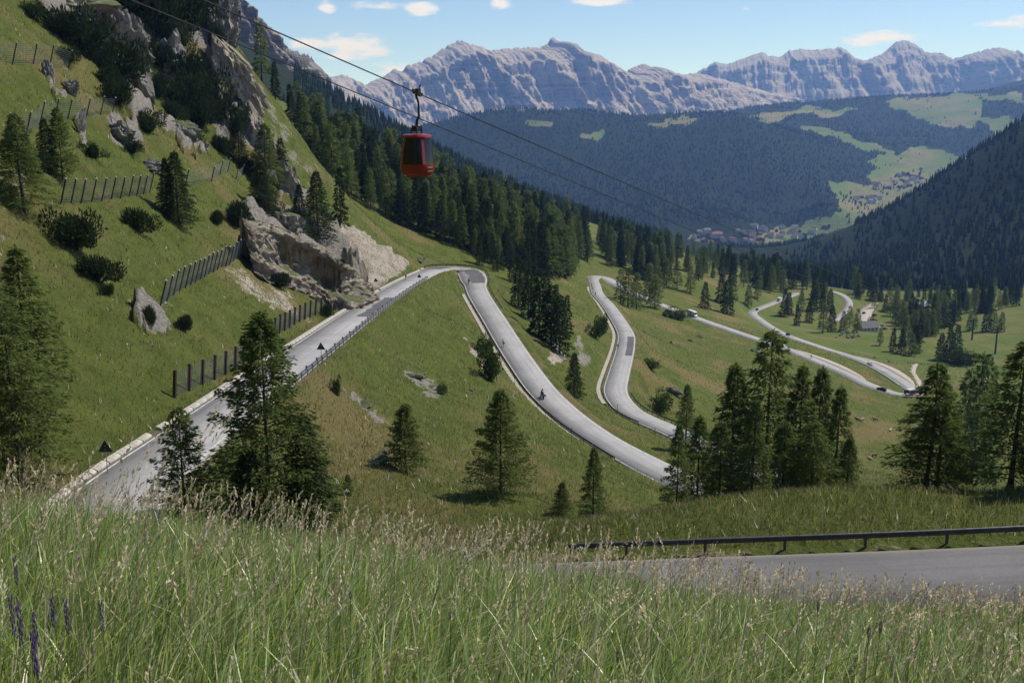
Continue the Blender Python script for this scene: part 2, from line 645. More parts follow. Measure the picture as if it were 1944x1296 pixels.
def road_near(x, y):
    """distance to the nearest road centre, its height and half width (large distance when none is near)"""
    x, y = np.broadcast_arrays(np.asarray(x, float), np.asarray(y, float))
    sh = x.shape
    q = np.stack([x.ravel(), y.ravel()], 1)
    d = np.full(len(q), 1e3)
    z = np.zeros(len(q))
    hw = np.full(len(q), 3.0)
    cand = np.where((q[:, 1] > 25) & (q[:, 1] < 880) & (q[:, 0] > -50) & (q[:, 0] < 330))[0]
    R = ALLR.astype(np.float32)
    for i in range(0, len(cand), 8000):
        c = cand[i:i + 8000]
        b = q[c].astype(np.float32)
        ok = (R[:, 1] > b[:, 1].min() - 14) & (R[:, 1] < b[:, 1].max() + 14)
        RR = R[ok]
        if not len(RR):
            continue
        dd = (b[:, 0:1] - RR[None, :, 0]) ** 2 + (b[:, 1:2] - RR[None, :, 1]) ** 2
        k = dd.argmin(1)
        d[c] = np.sqrt(dd[np.arange(len(c)), k])
        z[c] = RR[k, 2]
        hw[c] = RR[k, 3]
    return d.reshape(sh), z.reshape(sh), hw.reshape(sh)


def H(x, y, detail=True):
    x = np.asarray(x, float)
    y = np.asarray(y, float)
    z = NEAR(x, y)
    d, rz, hw = road_near(x, y)
    if detail:
        away = smooth(5, 14, d)
        far = smooth(14, 60, np.hypot(x, y))
        left = smooth(-34, -60, x) * smooth(40, 80, y)
        z = z + away * far * smooth(330, 250, y) * .16 * np.sin(z * 3.9 + 5 * fbm(x / 14, y / 14, 6.1, 3))
        z = z + away * far * ((.55 + 1.5 * left) * fbm(x / 19, y / 19, 0.3, 4) + .22 * (1 + 1.2 * left) * fbm(x / 4.1, y / 4.1, 1.7, 3))
    w = 1 - smooth(hw + .9, hw + 6.0, d)
    inner = 1 - smooth(hw - .1, hw + .5, d)
    return z * (1 - w) + (rz - .06 - .28 * inner) * w


def G(u, v, ymin=20.0, ymax=1100.0, n=500):
    """place on the ground seen at pixel u, v (first hit from ymin on)"""
    d = ray(u, v)
    Y = np.geomspace(ymin, ymax, n)
    P = d[None] * (Y / d[1])[:, None]
    h = H(P[:, 0], P[:, 1])
    below = np.where(P[:, 2] < h)[0]
    if not len(below):
        return None
    i = max(below[0], 1)
    a, b = Y[i - 1], Y[i]
    Y2 = np.linspace(a, b, 24)
    P = d[None] * (Y2 / d[1])[:, None]
    h = H(P[:, 0], P[:, 1])
    j = np.where(P[:, 2] < h)[0]
    k = j[0] if len(j) else 23
    return (P[k, 0], P[k, 1], h[k])


def Gmany(uv, ymin=20.0, ymax=1100.0, n=260):
    uv = np.asarray(uv, float)
    D = np.array([ray(u, v) for u, v in uv])
    Y = np.geomspace(ymin, ymax, n)
    P = D[:, None, :] * (Y[None, :] / D[:, 1:2])[..., None]
    h = NEAR(P[..., 0], P[..., 1])
    below = P[..., 2] < h
    idx = below.argmax(1)
    ok = below.any(1)
    p = P[np.arange(len(uv)), idx]
    p[:, 2] = H(p[:, 0], p[:, 1])
    return p, ok


def Hs(x, y):
    return float(H(np.array([x]), np.array([y]))[0])


# ---- masks laid out as patches of bare rock, scree and earth on the slopes
ROCKS = [
    [(300, 90), (345, 110), (352, 160), (330, 175), (312, 140)], [(395, 175), (425, 190), (440, 262), (418, 270), (400, 225)], [(178, 70), (215, 95), (222, 130), (195, 120)], [(268, 40), (330, 55), (345, 90), (300, 80)],
    [(520, 300), (560, 340), (600, 420), (575, 415), (540, 360)],
    [(55, -40), (200, -40), (222, 30), (232, 85), (196, 60), (150, 58), (75, 18)],
    [(205, 55), (262, 75), (280, 165), (290, 225), (252, 232), (240, 160), (222, 120)],
    [(82, 125), (100, 130), (112, 175), (148, 195), (140, 205), (100, 180)],
    [(330, -30), (360, -30), (395, 70), (450, 100), (474, 178), (505, 290), (480, 285), (415, 240), (430, 160), (380, 110)],
    [(205, 230), (262, 240), (270, 280), (220, 275)], [(300, 222), (345, 240), (388, 295), (352, 292), (320, 258)],
    [(150, 225), (172, 282), (158, 285), (144, 240)], [(495, 262), (520, 300), (560, 372), (545, 390), (510, 330)],
    [(465, 390), (505, 405), (560, 400), (610, 430), (645, 425), (690, 520), (700, 575), (655, 580), (600, 560), (540, 525), (478, 515), (462, 450)],
    [(250, 575), (290, 580), (325, 635), (300, 640), (262, 610)], [(960, 430), (1000, 480), (995, 505), (965, 480)],
    [(760, 697), (790, 702), (845, 745), (825, 755), (790, 728)], [(645, 735), (665, 742), (730, 792), (722, 797), (690, 775)],
    [(1095, 625), (1125, 690), (1112, 700), (1090, 650)],
]
EARTH = [
    [(640, 425), (665, 432), (790, 500), (760, 520), (715, 560), (660, 580), (660, 500)],
    [(425, 495), (470, 520), (560, 570), (590, 612), (540, 600), (470, 555), (430, 515)],
    [(640, 430), (700, 450), (775, 505), (740, 512), (690, 480)],
    [(880, 640), (935, 700), (905, 690), (885, 665)], [(1040, 620), (1080, 690), (1050, 690)], [(200, 560), (330, 570), (310, 610), (260, 600)],
]


def soft_mask(u, v, polys, jit, scale):
    ju = u + jit * fbm(u / scale, v / scale, 4.4, 3)
    jv = v + jit * fbm(u / scale, v / scale, 9.1, 3)
    m = np.zeros(np.shape(u))
    for p in polys:
        m[in_poly(ju, jv, p)] = 1
    return m


# ---- ground material
def ground_material():
    b = NB('meadow_ground')
    big = b.noise(.035, 5, .6)
    mid = b.noise(.25, 5, .65)
    fine = b.noise(2.2, 5, .7)
    micro = b.noise(9.0, 3, .7)
    g = b.mix(b.ramp(mid, .32, .68), (.076, .100, .020), (.118, .136, .031))
    g = b.mix(b.ramp(big, .48, .66), g, (.175, .142, .058))
    g = b.mix(b.ramp(fine, .55, .75, 0, .65), g, (.050, .062, .016))
    g = b.mix(b.ramp(micro, .62, .75, 0, .5), g, (.17, .16, .075))
    val = b.attr('valley').outputs['Fac']
    g = b.mix(b.math('MULTIPLY', val, .75), g, b.mix(b.ramp(big, .4, .6), (.098, .138, .032), (.150, .148, .050)))
    # bare earth
    ea = b.ramp(b.math('ADD', b.attr('earth').outputs['Fac'], b.math('ADD', b.math('MULTIPLY', b.math('SUBTRACT', fine, .5), 1.5), b.math('MULTIPLY', b.math('SUBTRACT', mid, .5), 1.6))), .42, .72)
    e = b.mix(b.ramp(mid, .3, .7), b.mix(b.ramp(fine, .35, .65), (.17, .14, .10), (.36, .31, .25)), b.mix(b.ramp(fine, .35, .65), (.34, .29, .23), (.52, .465, .40)))
    e = b.mix(b.ramp(b.attr('verge').outputs['Fac'], .3, .6), e, b.mix(b.ramp(fine, .3, .7), (.10, .085, .05), (.24, .20, .145)))
    g = b.mix(ea, g, e)
    # rock
    rk = b.ramp(b.math('ADD', b.math('ADD', b.attr('rock').outputs['Fac'], b.math('MULTIPLY', b.math('SUBTRACT', mid, .5), 1.5)), b.math('MULTIPLY', b.math('SUBTRACT', fine, .5), 1.1)), .45, .60)
    r = b.mix(b.ramp(fine, .3, .7), (.13, .118, .105), (.34, .31, .275))
    g = b.mix(rk, g, r)
    h = b.math('ADD', b.math('MULTIPLY', mid, .6), fine)
    return b.principled(g, .95, b.bump(h, 1.0, .6), spec=.1)


M_GROUND = ground_material()
th = np.radians(np.concatenate([np.arange(-180, -34, 2.5), np.arange(-34, 34, .15), np.arange(34, 180.1, 2.5)]))
rr = np.concatenate([[0.25, .6, 1.0, 1.5, 2.0], np.geomspace(2.5, 1150, 580)])
RG, TG = np.meshgrid(rr, th, indexing='ij')
gx, gy = RG * np.sin(TG), RG * np.cos(TG)
gz = H(gx, gy)
gu, gv = project(np.stack([gx, gy, gz], -1))
front = (gy > 45) & (gu > -300) & (gu < 2200)
rock = np.where(front & (gy < 700), soft_mask(gu, gv, ROCKS, 16, 22), 0)
earth = np.where(front & (gy < 700), soft_mask(gu, gv, EARTH, 14, 18), 0) * np.where(gu < 620, .5, .85)
# verges and banks beside the road show bare soil
dR, zR, hR = road_near(gx, gy)
earth = np.maximum(earth, (dR < hR + 1.0) * .5)
rock = np.maximum(rock * np.where(gx > -30, .62, 1), np.where((gx < -48) & (gy > 75) & (gy < 330), smooth(.02, .32, fbm(gx / 16, gy / 24, 5.5, 5, .6)), 0) * .52 * smooth(-40, 0, gz))
valley = smooth(-112, -130, gz) * smooth(90, 170, gx) * smooth(300, 420, gy)
# rock stands up in steps
gz = gz + rock * smooth(5, 9, dR) * smooth(-30, -40, gx) * np.clip(2.4 * fbm(gx / 8, gy / 8, gz / 7, 4, .55, True) + .5, -1.2, 3.2)
gz = gz + np.where((gu > 610) & (gu < 800) & (gx > -60), earth, 0) * smooth(4.5, 8, dR) * 1.1 * fbm(gx / 5 + gy / 14, gy / 9, 3.3, 4, .6, True)
i0 = np.arange((len(rr) - 1) * len(th)).reshape(len(rr) - 1, len(th))[:, :-1].ravel()
nth = len(th)
gf = np.stack([i0, i0 + 1, i0 + nth + 1, i0 + nth], 1)
me = mesh_np('terrain', np.stack([gx, gy, gz], -1).reshape(-1, 3), gf, M_GROUND, True, {'rock': rock.ravel(), 'earth': earth.ravel(), 'valley': valley.ravel(), 'verge': ((dR < hR + 2.0) * 1.0).ravel()})
tag(obj('terrain', me), kind='structure')


# ------------------------------------------------------------------ road surface, kerb side strips, markings
def strip(name, path, N, a, b, lift, mat, parent=None, skirt=0.0, sel=None, jit=0.0, z_off=None):
    """ribbon from offset a to b (m, left positive) along the path"""
    idx = np.arange(len(path)) if sel is None else np.arange(*sel)
    a = np.broadcast_to(a, len(path))[idx]
    b = np.broadcast_to(b, len(path))[idx]
    p, n = path[idx], N[idx]
    if jit:
        a = a + jit * fbm(p[:, 0] / 3, p[:, 1] / 3, 2.2, 3)
        b = b + jit * fbm(p[:, 0] / 3, p[:, 1] / 3, 8.2, 3)
    A = np.column_stack([p[:, :2] + n * a[:, None], p[:, 2] + lift])
    B = np.column_stack([p[:, :2] + n * b[:, None], p[:, 2] + lift])
    rows = [A, B]
    if skirt:
        rows = [A - [0, 0, skirt], A, B, B - [0, 0, skirt]]
    k, m = len(rows), len(idx)
    V = np.stack(rows, 1).reshape(-1, 3)
    i = (np.arange(m - 1)[:, None] * k + np.arange(k - 1)[None]).ravel()
    Fq = np.stack([i, i + 1, i + k + 1, i + k], 1)[:, ::-1]
    sl = np.concatenate([[0], np.cumsum(np.linalg.norm(np.diff(p, axis=0), axis=1))])
    across = np.tile(np.linspace(-1, 1, k) if k == 2 else np.array([-1, -1, 1, 1]), m)
    o = obj(name, mesh_np(name, V, Fq, mat, False, {'across': across, 'along': np.repeat(sl, k)}), parent)
    return o


def asphalt(name, c1, c2, worn=.5):
    b = NB(name)
    big = b.noise(.12, 5, .6)
    fine = b.noise(7, 4, .7)
    crack = b.noise(.5, 6, .75)
    g = b.mix(b.ramp(big, .35, .65), c1, c2)
    g = b.mix(b.ramp(fine, .4, .7, 0, .35), g, tuple(c * .62 for c in c1))
    line = b.math('ABSOLUTE', b.math('SUBTRACT', crack, .5))
    g = b.mix(b.ramp(line, .012, .0, 0, worn), g, tuple(c * .45 for c in c1))
    # wheel tracks and long worn streaks follow the lane
    ac = b.attr('across').outputs['Fac']
    cv = b.n('ShaderNodeCombineXYZ')
    b.put(cv.inputs[0], b.math('MULTIPLY', ac, 3.2))
    b.put(cv.inputs[1], b.math('MULTIPLY', b.attr('along').outputs['Fac'], .05))
    streak = b.noise(1.6, 4, .6, cv.outputs[0])
    tr = b.math('ABSOLUTE', b.math('SUBTRACT', b.math('ABSOLUTE', b.math('SUBTRACT', b.math('ABSOLUTE', ac), .5)), .22))
    g = b.mix(b.ramp(tr, .10, .0, 0, .30), g, tuple(c * .70 for c in c1))
    g = b.mix(b.ramp(streak, .5, .7, 0, .45), g, tuple(c * .68 for c in c1))
    g = b.mix(b.ramp(b.math('ABSOLUTE', ac), .86, 1.0, 0, .5), g, (.30, .26, .20))
    return b.principled(g, .85, b.bump(fine, .3, .02), spec=.25)


M_ASPHALT = asphalt('asphalt', (.29, .282, .282), (.36, .35, .348))
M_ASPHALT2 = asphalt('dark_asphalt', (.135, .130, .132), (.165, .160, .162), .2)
M_PATCH = asphalt('new_asphalt', (.095, .093, .10), (.12, .118, .125), .2)
M_LINE = plain('road_paint', (.62, .61, .58), .7, var=.22, scale=1.5)
M_CONC = plain('concrete', (.46, .42, .36), .9, var=.2, scale=2.0, bump=.5)
M_STONE = plain('wall_stone', (.40, .39, .37), .9, var=.28, scale=1.2, bump=.8)
M_GRAVEL = plain('gravel', (.46, .40, .34), .95, var=.2, scale=3, bump=.5)
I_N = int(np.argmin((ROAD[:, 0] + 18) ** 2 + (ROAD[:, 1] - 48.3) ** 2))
road = strip('road', ROAD, ROAD_N, -ROAD_HW, ROAD_HW, 0.0, M_ASPHALT, skirt=.5, sel=(I_N, len(ROAD)))
tag(road, kind='structure')
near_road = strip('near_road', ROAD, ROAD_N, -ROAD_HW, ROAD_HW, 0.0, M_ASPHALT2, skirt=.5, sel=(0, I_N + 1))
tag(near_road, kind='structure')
lane = strip('valley_road', LANE, normals2(LANE), -2.9, 2.9, 0.0, M_ASPHALT, skirt=.5)
tag(lane, kind='structure')
track = strip('parking_ground', TRACK, normals2(TRACK), np.linspace(-2.5, -9, len(TRACK)), np.linspace(2.5, 7, len(TRACK)), 0.0, M_GRAVEL, skirt=.6)
tag(track, kind='structure')
for s in (-1, 1):
    strip('edge_line', ROAD, ROAD_N, s * (ROAD_HW - .32) - .08, s * (ROAD_HW - .32) + .08, .006, M_LINE, road, sel=(I_N, len(ROAD)))


def road_index(u, v, lo=0, hi=None):
    """index on the road centre line that projects nearest to pixel u, v"""
    pu, pv = project(ROAD)
    d = (pu - u) ** 2 + (pv - v) ** 2
    d[:lo] = 1e9
    if hi:
        d[hi:] = 1e9
    return int(d.argmin())


I_S1 = road_index(300, 870)
I_HA = road_index(866, 508)
I_B = int(np.argmin((ROAD[:, 0] - 57) ** 2 + (ROAD[:, 1] - 158) ** 2))
I_C = road_index(1130, 526, I_B)
I_D = road_index(1735, 748, I_C)
# patched asphalt
k = road_index(706, 590, I_S1 - 5, I_HA)
strip('asphalt_patch', ROAD, ROAD_N, -ROAD_HW + .5, -.4, .004, M_PATCH, road, sel=(k - 10, k + 12), jit=.7)
k = road_index(892, 515, I_HA - 10, I_B)
strip('asphalt_patch', ROAD, ROAD_N, -1.2, ROAD_HW - .5, .004, M_PATCH, road, sel=(k - 12, k + 10), jit=.6)
k = road_index(1188, 655, I_B, I_C)
strip('asphalt_patch', ROAD, ROAD_N, -ROAD_HW + .45, -.3, .004, M_PATCH, road, sel=(k - 14, k + 14), jit=.1)
# gravel lay-bys beside the lower legs
k0, k1 = road_index(1500, 662, I_C, I_D), road_index(1640, 726, I_C, I_D)
w = np.sin(np.linspace(0, np.pi, k1 - k0)) ** .7
aw = np.zeros(len(ROAD)); aw[k0:k1] = w * 4.5
tag(strip('gravel_verge', ROAD, ROAD_N, ROAD_HW - .2, ROAD_HW + .0 + aw, -.012, M_GRAVEL, None, skirt=.4, sel=(k0, k1), jit=.3), kind='structure')
k0, k1 = road_index(1722, 732, I_D), road_index(1610, 676, I_D)
aw = np.zeros(len(ROAD)); aw[k0:k1] = np.sin(np.linspace(0, np.pi, k1 - k0)) ** .7 * 5
tag(strip('gravel_verge', ROAD, ROAD_N, -ROAD_HW + .2, -ROAD_HW - aw, -.012, M_GRAVEL, None, skirt=.4, sel=(k0, k1), jit=.3), kind='structure')
# ------------------------------------------------------------------ far terrain: valley, forested hills, high plateau
FC = [p for p in C if p[1] > 650]
for (u, v, Y) in (
    # valley floor with the village
    (1300, 456, 3500), (1450, 454, 3500), (1590, 446, 3650), (1380, 470, 3100), (1480, 438, 3850), (1580, 418, 4000), (1250, 448, 3450),
    # dark hill on the right
    (1944, 252, 1750), (1900, 272, 1800), (1850, 300, 1850), (1800, 330, 1900), (1750, 360, 2000), (1700, 390, 2150), (1620, 430, 2500), (1560, 452, 2750), (1500, 466, 2900),
    (1944, 400, 1400), (1944, 520, 1120), (1800, 450, 1500), (1800, 540, 1150), (1700, 480, 1550), (1620, 500, 1750), (1500, 500, 2000), (1400, 490, 2600), (1400, 500, 1900), (1700, 540, 1200), (1560, 525, 1400),
    (2200, 120, 1750), (2500, 40, 1800), (2300, 350, 1250),
    # blue forested hill
    (850, 268, 4800), (900, 242, 4900), (960, 220, 5000), (1000, 214, 5200), (1100, 217, 5300), (1200, 228, 5300), (1300, 228, 5100), (1400, 224, 5100),
    (1000, 330, 4300), (1100, 400, 3750), (1250, 436, 3500), (1100, 300, 4600), (1250, 320, 4400), (1400, 330, 4300), (1400, 415, 3650), (1330, 420, 3600), (1560, 392, 3800), (1520, 350, 4200), (1470, 290, 4700),
    # meadows up to the plateau
    (1640, 385, 4300), (1720, 352, 4600), (1620, 330, 4800), (1800, 300, 5200), (1700, 290, 5300), (1560, 265, 5400), (1480, 235, 5800), (1600, 240, 6000), (1800, 240, 6000), (1944, 235, 5700), (1400, 213, 6500), (1480, 206, 6600),
    (1560, 196, 6900), (1620, 189, 7300), (1700, 191, 7600), (1800, 181, 7600), (1880, 176, 7600), (1944, 152, 7800), (2100, 130, 7800),
    # wooded shoulder beyond the near forest
    (700, 266, 1300), (800, 296, 1400), (850, 312, 1450), (950, 346, 1650), (1050, 386, 2000), (1150, 420, 2400), (620, 250, 1200), (560, 232, 1150), (1250, 448, 2500)):
    FC.append(tuple(PY(u, v, Y)))
for (u, Y, z) in ((700, 2500, -250), (850, 2800, -300), (950, 3000, -310), (1050, 3100, -330), (700, 4000, -200), (1800, 3000, -290), (1944, 3000, -250), (1700, 3300, -310), (2200, 3200, -150), (400, 2500, -100), (500, 5000, -150), (1000, 6500, -150), (1200, 6500, -150), (1350, 8200, -50), (1600, 9000, -50), (1900, 9000, 0),
                  (2300, 5000, 100), (2200, 9000, 100), (0, 3000, 150), (0, 6000, 100), (600, 8000, -200), (1000, 8500, -250)):
    d = ray(u, 648)
    FC.append((d[0] * Y / d[1], Y, z))
FC += [(-500, 1000, 200), (-800, 2000, 250), (-500, 900, 190), (1500, 1500, 50), (2500, 2500, 200), (1200, 800, 0), (900, 900, -60)]
FAR = TPS(FC, 1000.0, 5e-5)


def HF(x, y):
    r = np.hypot(x, y)
    return FAR(x, y) + smooth(1100, 1700, r) * (16 * fbm(x / 420, y / 420, .5, 4) + 30 * smooth(3000, 4500, r) * fbm(x / 700, y / 700, 3.5, 3, .5, True)
                                                 * smooth(9000, 6500, r))


th2 = np.radians(np.arange(-48, 52, .22))
r2 = np.geomspace(1060, 9500, 230)
R2, T2 = np.meshgrid(r2, th2, indexing='ij')
fx, fy = R2 * np.sin(T2), R2 * np.cos(T2)
fz = HF(fx, fy) - 14 * smooth(1150, 1060, R2)
fu, fv = project(np.stack([fx, fy, fz], -1))
MEADOW = [
    [(1470, 436), (1520, 428), (1590, 412), (1640, 398), (1700, 380), (1690, 372), (1610, 405), (1560, 420), (1600, 405), (1575, 350), (1640, 352), (1760, 325), (1830, 300), (1790, 288), (1730, 282), (1700, 300), (1640, 330), (1650, 345), (1720, 340), (1730, 365), (1650, 430), (1560, 448), (1480, 450)],
    [(1570, 340), (1640, 355), (1700, 350), (1760, 325), (1825, 300), (1850, 300), (1800, 335), (1740, 365), (1660, 425), (1600, 440), (1540, 445), (1480, 448), (1430, 452), (1440, 440), (1520, 428), (1580, 412), (1600, 400), (1590, 370)],
    [(1280, 450), (1330, 446), (1340, 462), (1290, 465)], [(1430, 455), (1560, 452), (1600, 452), (1560, 470), (1420, 472)],
    [(1230, 232), (1290, 226), (1330, 226), (1300, 240), (1255, 240)],
    [(1410, 220), (1470, 212), (1560, 205), (1630, 212), (1600, 220), (1500, 216), (1485, 232), (1462, 236), (1440, 228)],
    [(1500, 240), (1560, 238), (1620, 262), (1690, 285), (1720, 300), (1650, 290), (1580, 262), (1530, 250)],
    [(1680, 192), (1760, 182), (1850, 180), (1870, 200), (1850, 240), (1790, 240), (1740, 225), (1700, 205)], [(1850, 225), (1920, 222), (1930, 255), (1900, 262), (1870, 240)], [(1840, 176), (1944, 178), (1944, 190), (1870, 186)],
    [(1095, 250), (1150, 248), (1148, 262), (1100, 264)], [(985, 228), (1060, 234), (1050, 240), (985, 236)], [(1640, 305), (1700, 292), (1740, 310), (1690, 325)],
]
meadow = soft_mask(fu, fv, MEADOW, 10, 26) * (R2 > 3200)
# meadow strip at the foot of the dark hill
meadow = np.maximum(meadow, np.where((fv > 556) & (R2 < 1300), 1, 0))
forest_col = None
b = NB('far_ground')
mid = b.noise(.012, 5, .6)
big = b.noise(.003, 4, .6)
fine = b.noise(.06, 4, .7)
g = b.mix(b.ramp(fine, .3, .7), (.012, .019, .010), (.024, .034, .014))
md = b.mix(b.ramp(big, .42, .6), (.105, .155, .042), (.195, .175, .085))
md = b.mix(b.ramp(mid, .5, .7, 0, .7), md, (.075, .10, .035))
g = b.mix(b.ramp(b.math('ADD', b.attr('meadow').outputs['Fac'], b.math('MULTIPLY', b.math('SUBTRACT', mid, .5), .8)), .4, .6), g, md)
M_FARG = b.principled(g, .95, b.bump(fine, 1.0, 6.0), spec=.05)
n2 = len(th2)
i0 = np.arange((len(r2) - 1) * n2).reshape(len(r2) - 1, n2)[:, :-1].ravel()
me = mesh_np('hills', np.stack([fx, fy, fz], -1).reshape(-1, 3), np.stack([i0, i0 + 1, i0 + n2 + 1, i0 + n2], 1), M_FARG, True, {'meadow': meadow.ravel()})
tag(obj('hills', me), kind='structure')


# ------------------------------------------------------------------ mountains
def rock_mountain(name, b1, b2, b3, zscale, scree_z, scree_w):
    b = NB(name)
    geo = b.n('ShaderNodeNewGeometry')
    sep = b.n('ShaderNodeSeparateXYZ')
    b.link(geo.outputs['Position'], sep.inputs[0])
    n1 = b.noise(zscale * .35, 6, .65)
    n2 = b.noise(zscale * 2.2, 5, .7)
    band = b.noise(zscale * 1.0, 6, .75, stretch=(.10, .10, 3.2))
    c = b.mix(b.ramp(band, .42, .58), tuple(k * .75 for k in b1), b2)
    c = b.mix(b.ramp(n1, .45, .7, 0, .8), c, b3)
    c = b.mix(b.ramp(n2, .5, .75, 0, .5), c, tuple(k * .6 for k in b1))
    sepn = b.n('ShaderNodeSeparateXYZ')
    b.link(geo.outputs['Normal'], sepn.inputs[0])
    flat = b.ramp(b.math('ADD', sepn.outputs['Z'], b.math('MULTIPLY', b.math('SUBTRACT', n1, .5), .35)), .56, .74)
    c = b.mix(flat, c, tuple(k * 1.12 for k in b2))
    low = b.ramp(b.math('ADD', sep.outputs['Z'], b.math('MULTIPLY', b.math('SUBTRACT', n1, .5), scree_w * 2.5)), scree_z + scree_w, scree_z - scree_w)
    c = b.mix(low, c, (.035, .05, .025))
    h = b.math('ADD', b.math('MULTIPLY', band, .8), n2)
    return b.principled(c, .95, b.bump(h, 1.0, 1.0 / zscale * .35), spec=.05)


def mountain(name, crest, Y0, Y1, front, base, seed, mat, cols, rows=90, flute=1.0, back=900, terr=.75, roughz=16.0):
    """a wall of rock: crest from seen skyline points, falling to base over `front` metres towards the viewer"""
    us = np.array([c[0] for c in crest], float)
    vs = np.array([c[1] for c in crest], float)
    u = np.linspace(us[0], us[-1], cols)
    v = np.interp(u, us, vs)
    Y = np.interp(u, [us[0], us[-1]], [Y0, Y1])
    P = np.array([PY(a, b_, c) for a, b_, c in zip(u, v, Y)])
    P[:, 2] += roughz * 1.6 * fbm(u / 9.0, seed, 0, 5, .7, True)
    t = np.concatenate([np.linspace(-1, -.04, 8), np.linspace(0, 1, rows) ** 1.35])
    # direction of fall: square to the chain, towards the viewer
    d = np.gradient(np.array([P[:, 0], P[:, 1]]), axis=1)
    d = np.array([np.convolve(np.pad(k, 25, 'edge'), np.ones(51) / 51, 'valid') for k in d])
    d /= np.linalg.norm(d, axis=0)
    nx, ny = d[1], -d[0]
    V = np.zeros((len(t), cols, 3))
    jr = np.random.default_rng(int(seed))
    s = np.concatenate([[0], np.cumsum(np.hypot(np.diff(P[:, 0]), np.diff(P[:, 1])))])
    for i, tt in enumerate(t):
        if tt < 0:
            V[i, :, 0] = P[:, 0] - nx * back * -tt
            V[i, :, 1] = P[:, 1] - ny * back * -tt
            V[i, :, 2] = P[:, 2] + (base - P[:, 2]) * (-tt) ** .8
            continue
        hgt = P[:, 2] - base
        # cliffs in steps, then scree
        brk = .52 + .10 * fbm(s / 900, seed + 3, 0, 3)
        f = np.where(tt < .30, tt / .30 * brk, brk + (1 - brk) * ((tt - .30) / .70) ** .75)
        xs_ = f * (8.5 + 1.2 * fbm(s / 2500, seed + 6, 0, 2)) + .9 * fbm(s / 1500, seed + 4, 0, 4)
        fr = xs_ - np.floor(xs_)
        f = np.clip(f + ((fr ** 2.6) - fr) / 8.5 * terr * smooth(0, .05, tt) * smooth(1.0, .55, tt), 0, 1.02)
        led = .0 * np.sin(f * 31 + 3 * fbm(s / 1200, seed + 8, 0, 3)) * (f < brk)
        z = P[:, 2] - hgt * (f + led * smooth(0, .06, tt))
        amp = front * .30 * flute * smooth(0, .10, tt) * (1 - smooth(.45, 1.0, tt) * .85)
        # buttresses and gullies: the wall is pushed out and in
        wp = s + front * .10 * fbm(s / (front * .3), z / (front * .3), seed + 9, 3)
        push = (fbm(wp / (front * .40), z / (front * 1.6), seed, 3, .5, True) * .85 + fbm(wp / (front * .115), z / (front * .75), seed + 5, 3, .55, True) * .38
                + fbm(s / (front * .035), z / (front * .16), seed + 7, 3, .6, True) * .16) * amp + jr.normal(0, front * .0035, cols) * smooth(0, .08, tt)
        V[i, :, 0] = P[:, 0] + nx * (front * tt + push)
        V[i, :, 1] = P[:, 1] + ny * (front * tt + push)
        V[i, :, 2] = z + jr.normal(0, roughz * .12, cols) * smooth(0, .06, tt) + .9 * roughz * smooth(0, .1, tt) * fbm(s / (front * .09), z / (front * .04), seed + 2, 4)
    nr = len(t)
    i0 = np.arange((nr - 1) * cols).reshape(nr - 1, cols)[:, :-1].ravel()
    Fq = np.stack([i0, i0 + cols, i0 + cols + 1, i0 + 1], 1)
    return tag(obj(name, mesh_np(name, V.reshape(-1, 3), Fq, mat, False)), kind='structure')


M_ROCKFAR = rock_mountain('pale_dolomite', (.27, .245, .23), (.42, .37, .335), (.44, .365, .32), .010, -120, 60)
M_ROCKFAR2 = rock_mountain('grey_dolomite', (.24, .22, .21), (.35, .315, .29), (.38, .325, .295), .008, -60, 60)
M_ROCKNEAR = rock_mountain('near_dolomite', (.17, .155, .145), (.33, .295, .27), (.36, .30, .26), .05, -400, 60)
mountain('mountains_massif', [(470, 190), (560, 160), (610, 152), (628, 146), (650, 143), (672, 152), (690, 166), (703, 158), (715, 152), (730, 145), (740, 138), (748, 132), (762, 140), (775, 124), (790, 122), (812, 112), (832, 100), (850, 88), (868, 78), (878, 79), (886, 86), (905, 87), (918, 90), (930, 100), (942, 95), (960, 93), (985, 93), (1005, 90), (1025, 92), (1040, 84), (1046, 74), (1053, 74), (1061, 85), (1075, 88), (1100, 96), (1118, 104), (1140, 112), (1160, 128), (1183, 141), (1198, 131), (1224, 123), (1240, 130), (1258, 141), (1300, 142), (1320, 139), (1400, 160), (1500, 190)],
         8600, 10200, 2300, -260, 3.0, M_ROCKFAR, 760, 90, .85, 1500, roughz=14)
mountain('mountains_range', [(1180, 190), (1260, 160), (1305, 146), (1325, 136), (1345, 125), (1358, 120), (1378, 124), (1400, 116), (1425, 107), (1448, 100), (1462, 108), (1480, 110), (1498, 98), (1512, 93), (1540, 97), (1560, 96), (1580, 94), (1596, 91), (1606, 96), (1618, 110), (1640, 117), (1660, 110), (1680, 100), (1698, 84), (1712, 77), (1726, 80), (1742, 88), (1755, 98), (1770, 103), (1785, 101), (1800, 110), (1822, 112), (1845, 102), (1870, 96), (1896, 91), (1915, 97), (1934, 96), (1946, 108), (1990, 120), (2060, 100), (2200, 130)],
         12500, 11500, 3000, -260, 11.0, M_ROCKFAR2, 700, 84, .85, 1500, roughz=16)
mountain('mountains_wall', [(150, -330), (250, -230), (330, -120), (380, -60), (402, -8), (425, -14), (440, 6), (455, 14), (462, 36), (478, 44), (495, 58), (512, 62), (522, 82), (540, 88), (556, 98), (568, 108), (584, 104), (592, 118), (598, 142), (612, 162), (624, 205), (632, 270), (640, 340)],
         1500, 2300, 300, -160, 21.0, M_ROCKNEAR, 460, 100, 1.0, 300, .25, 9)
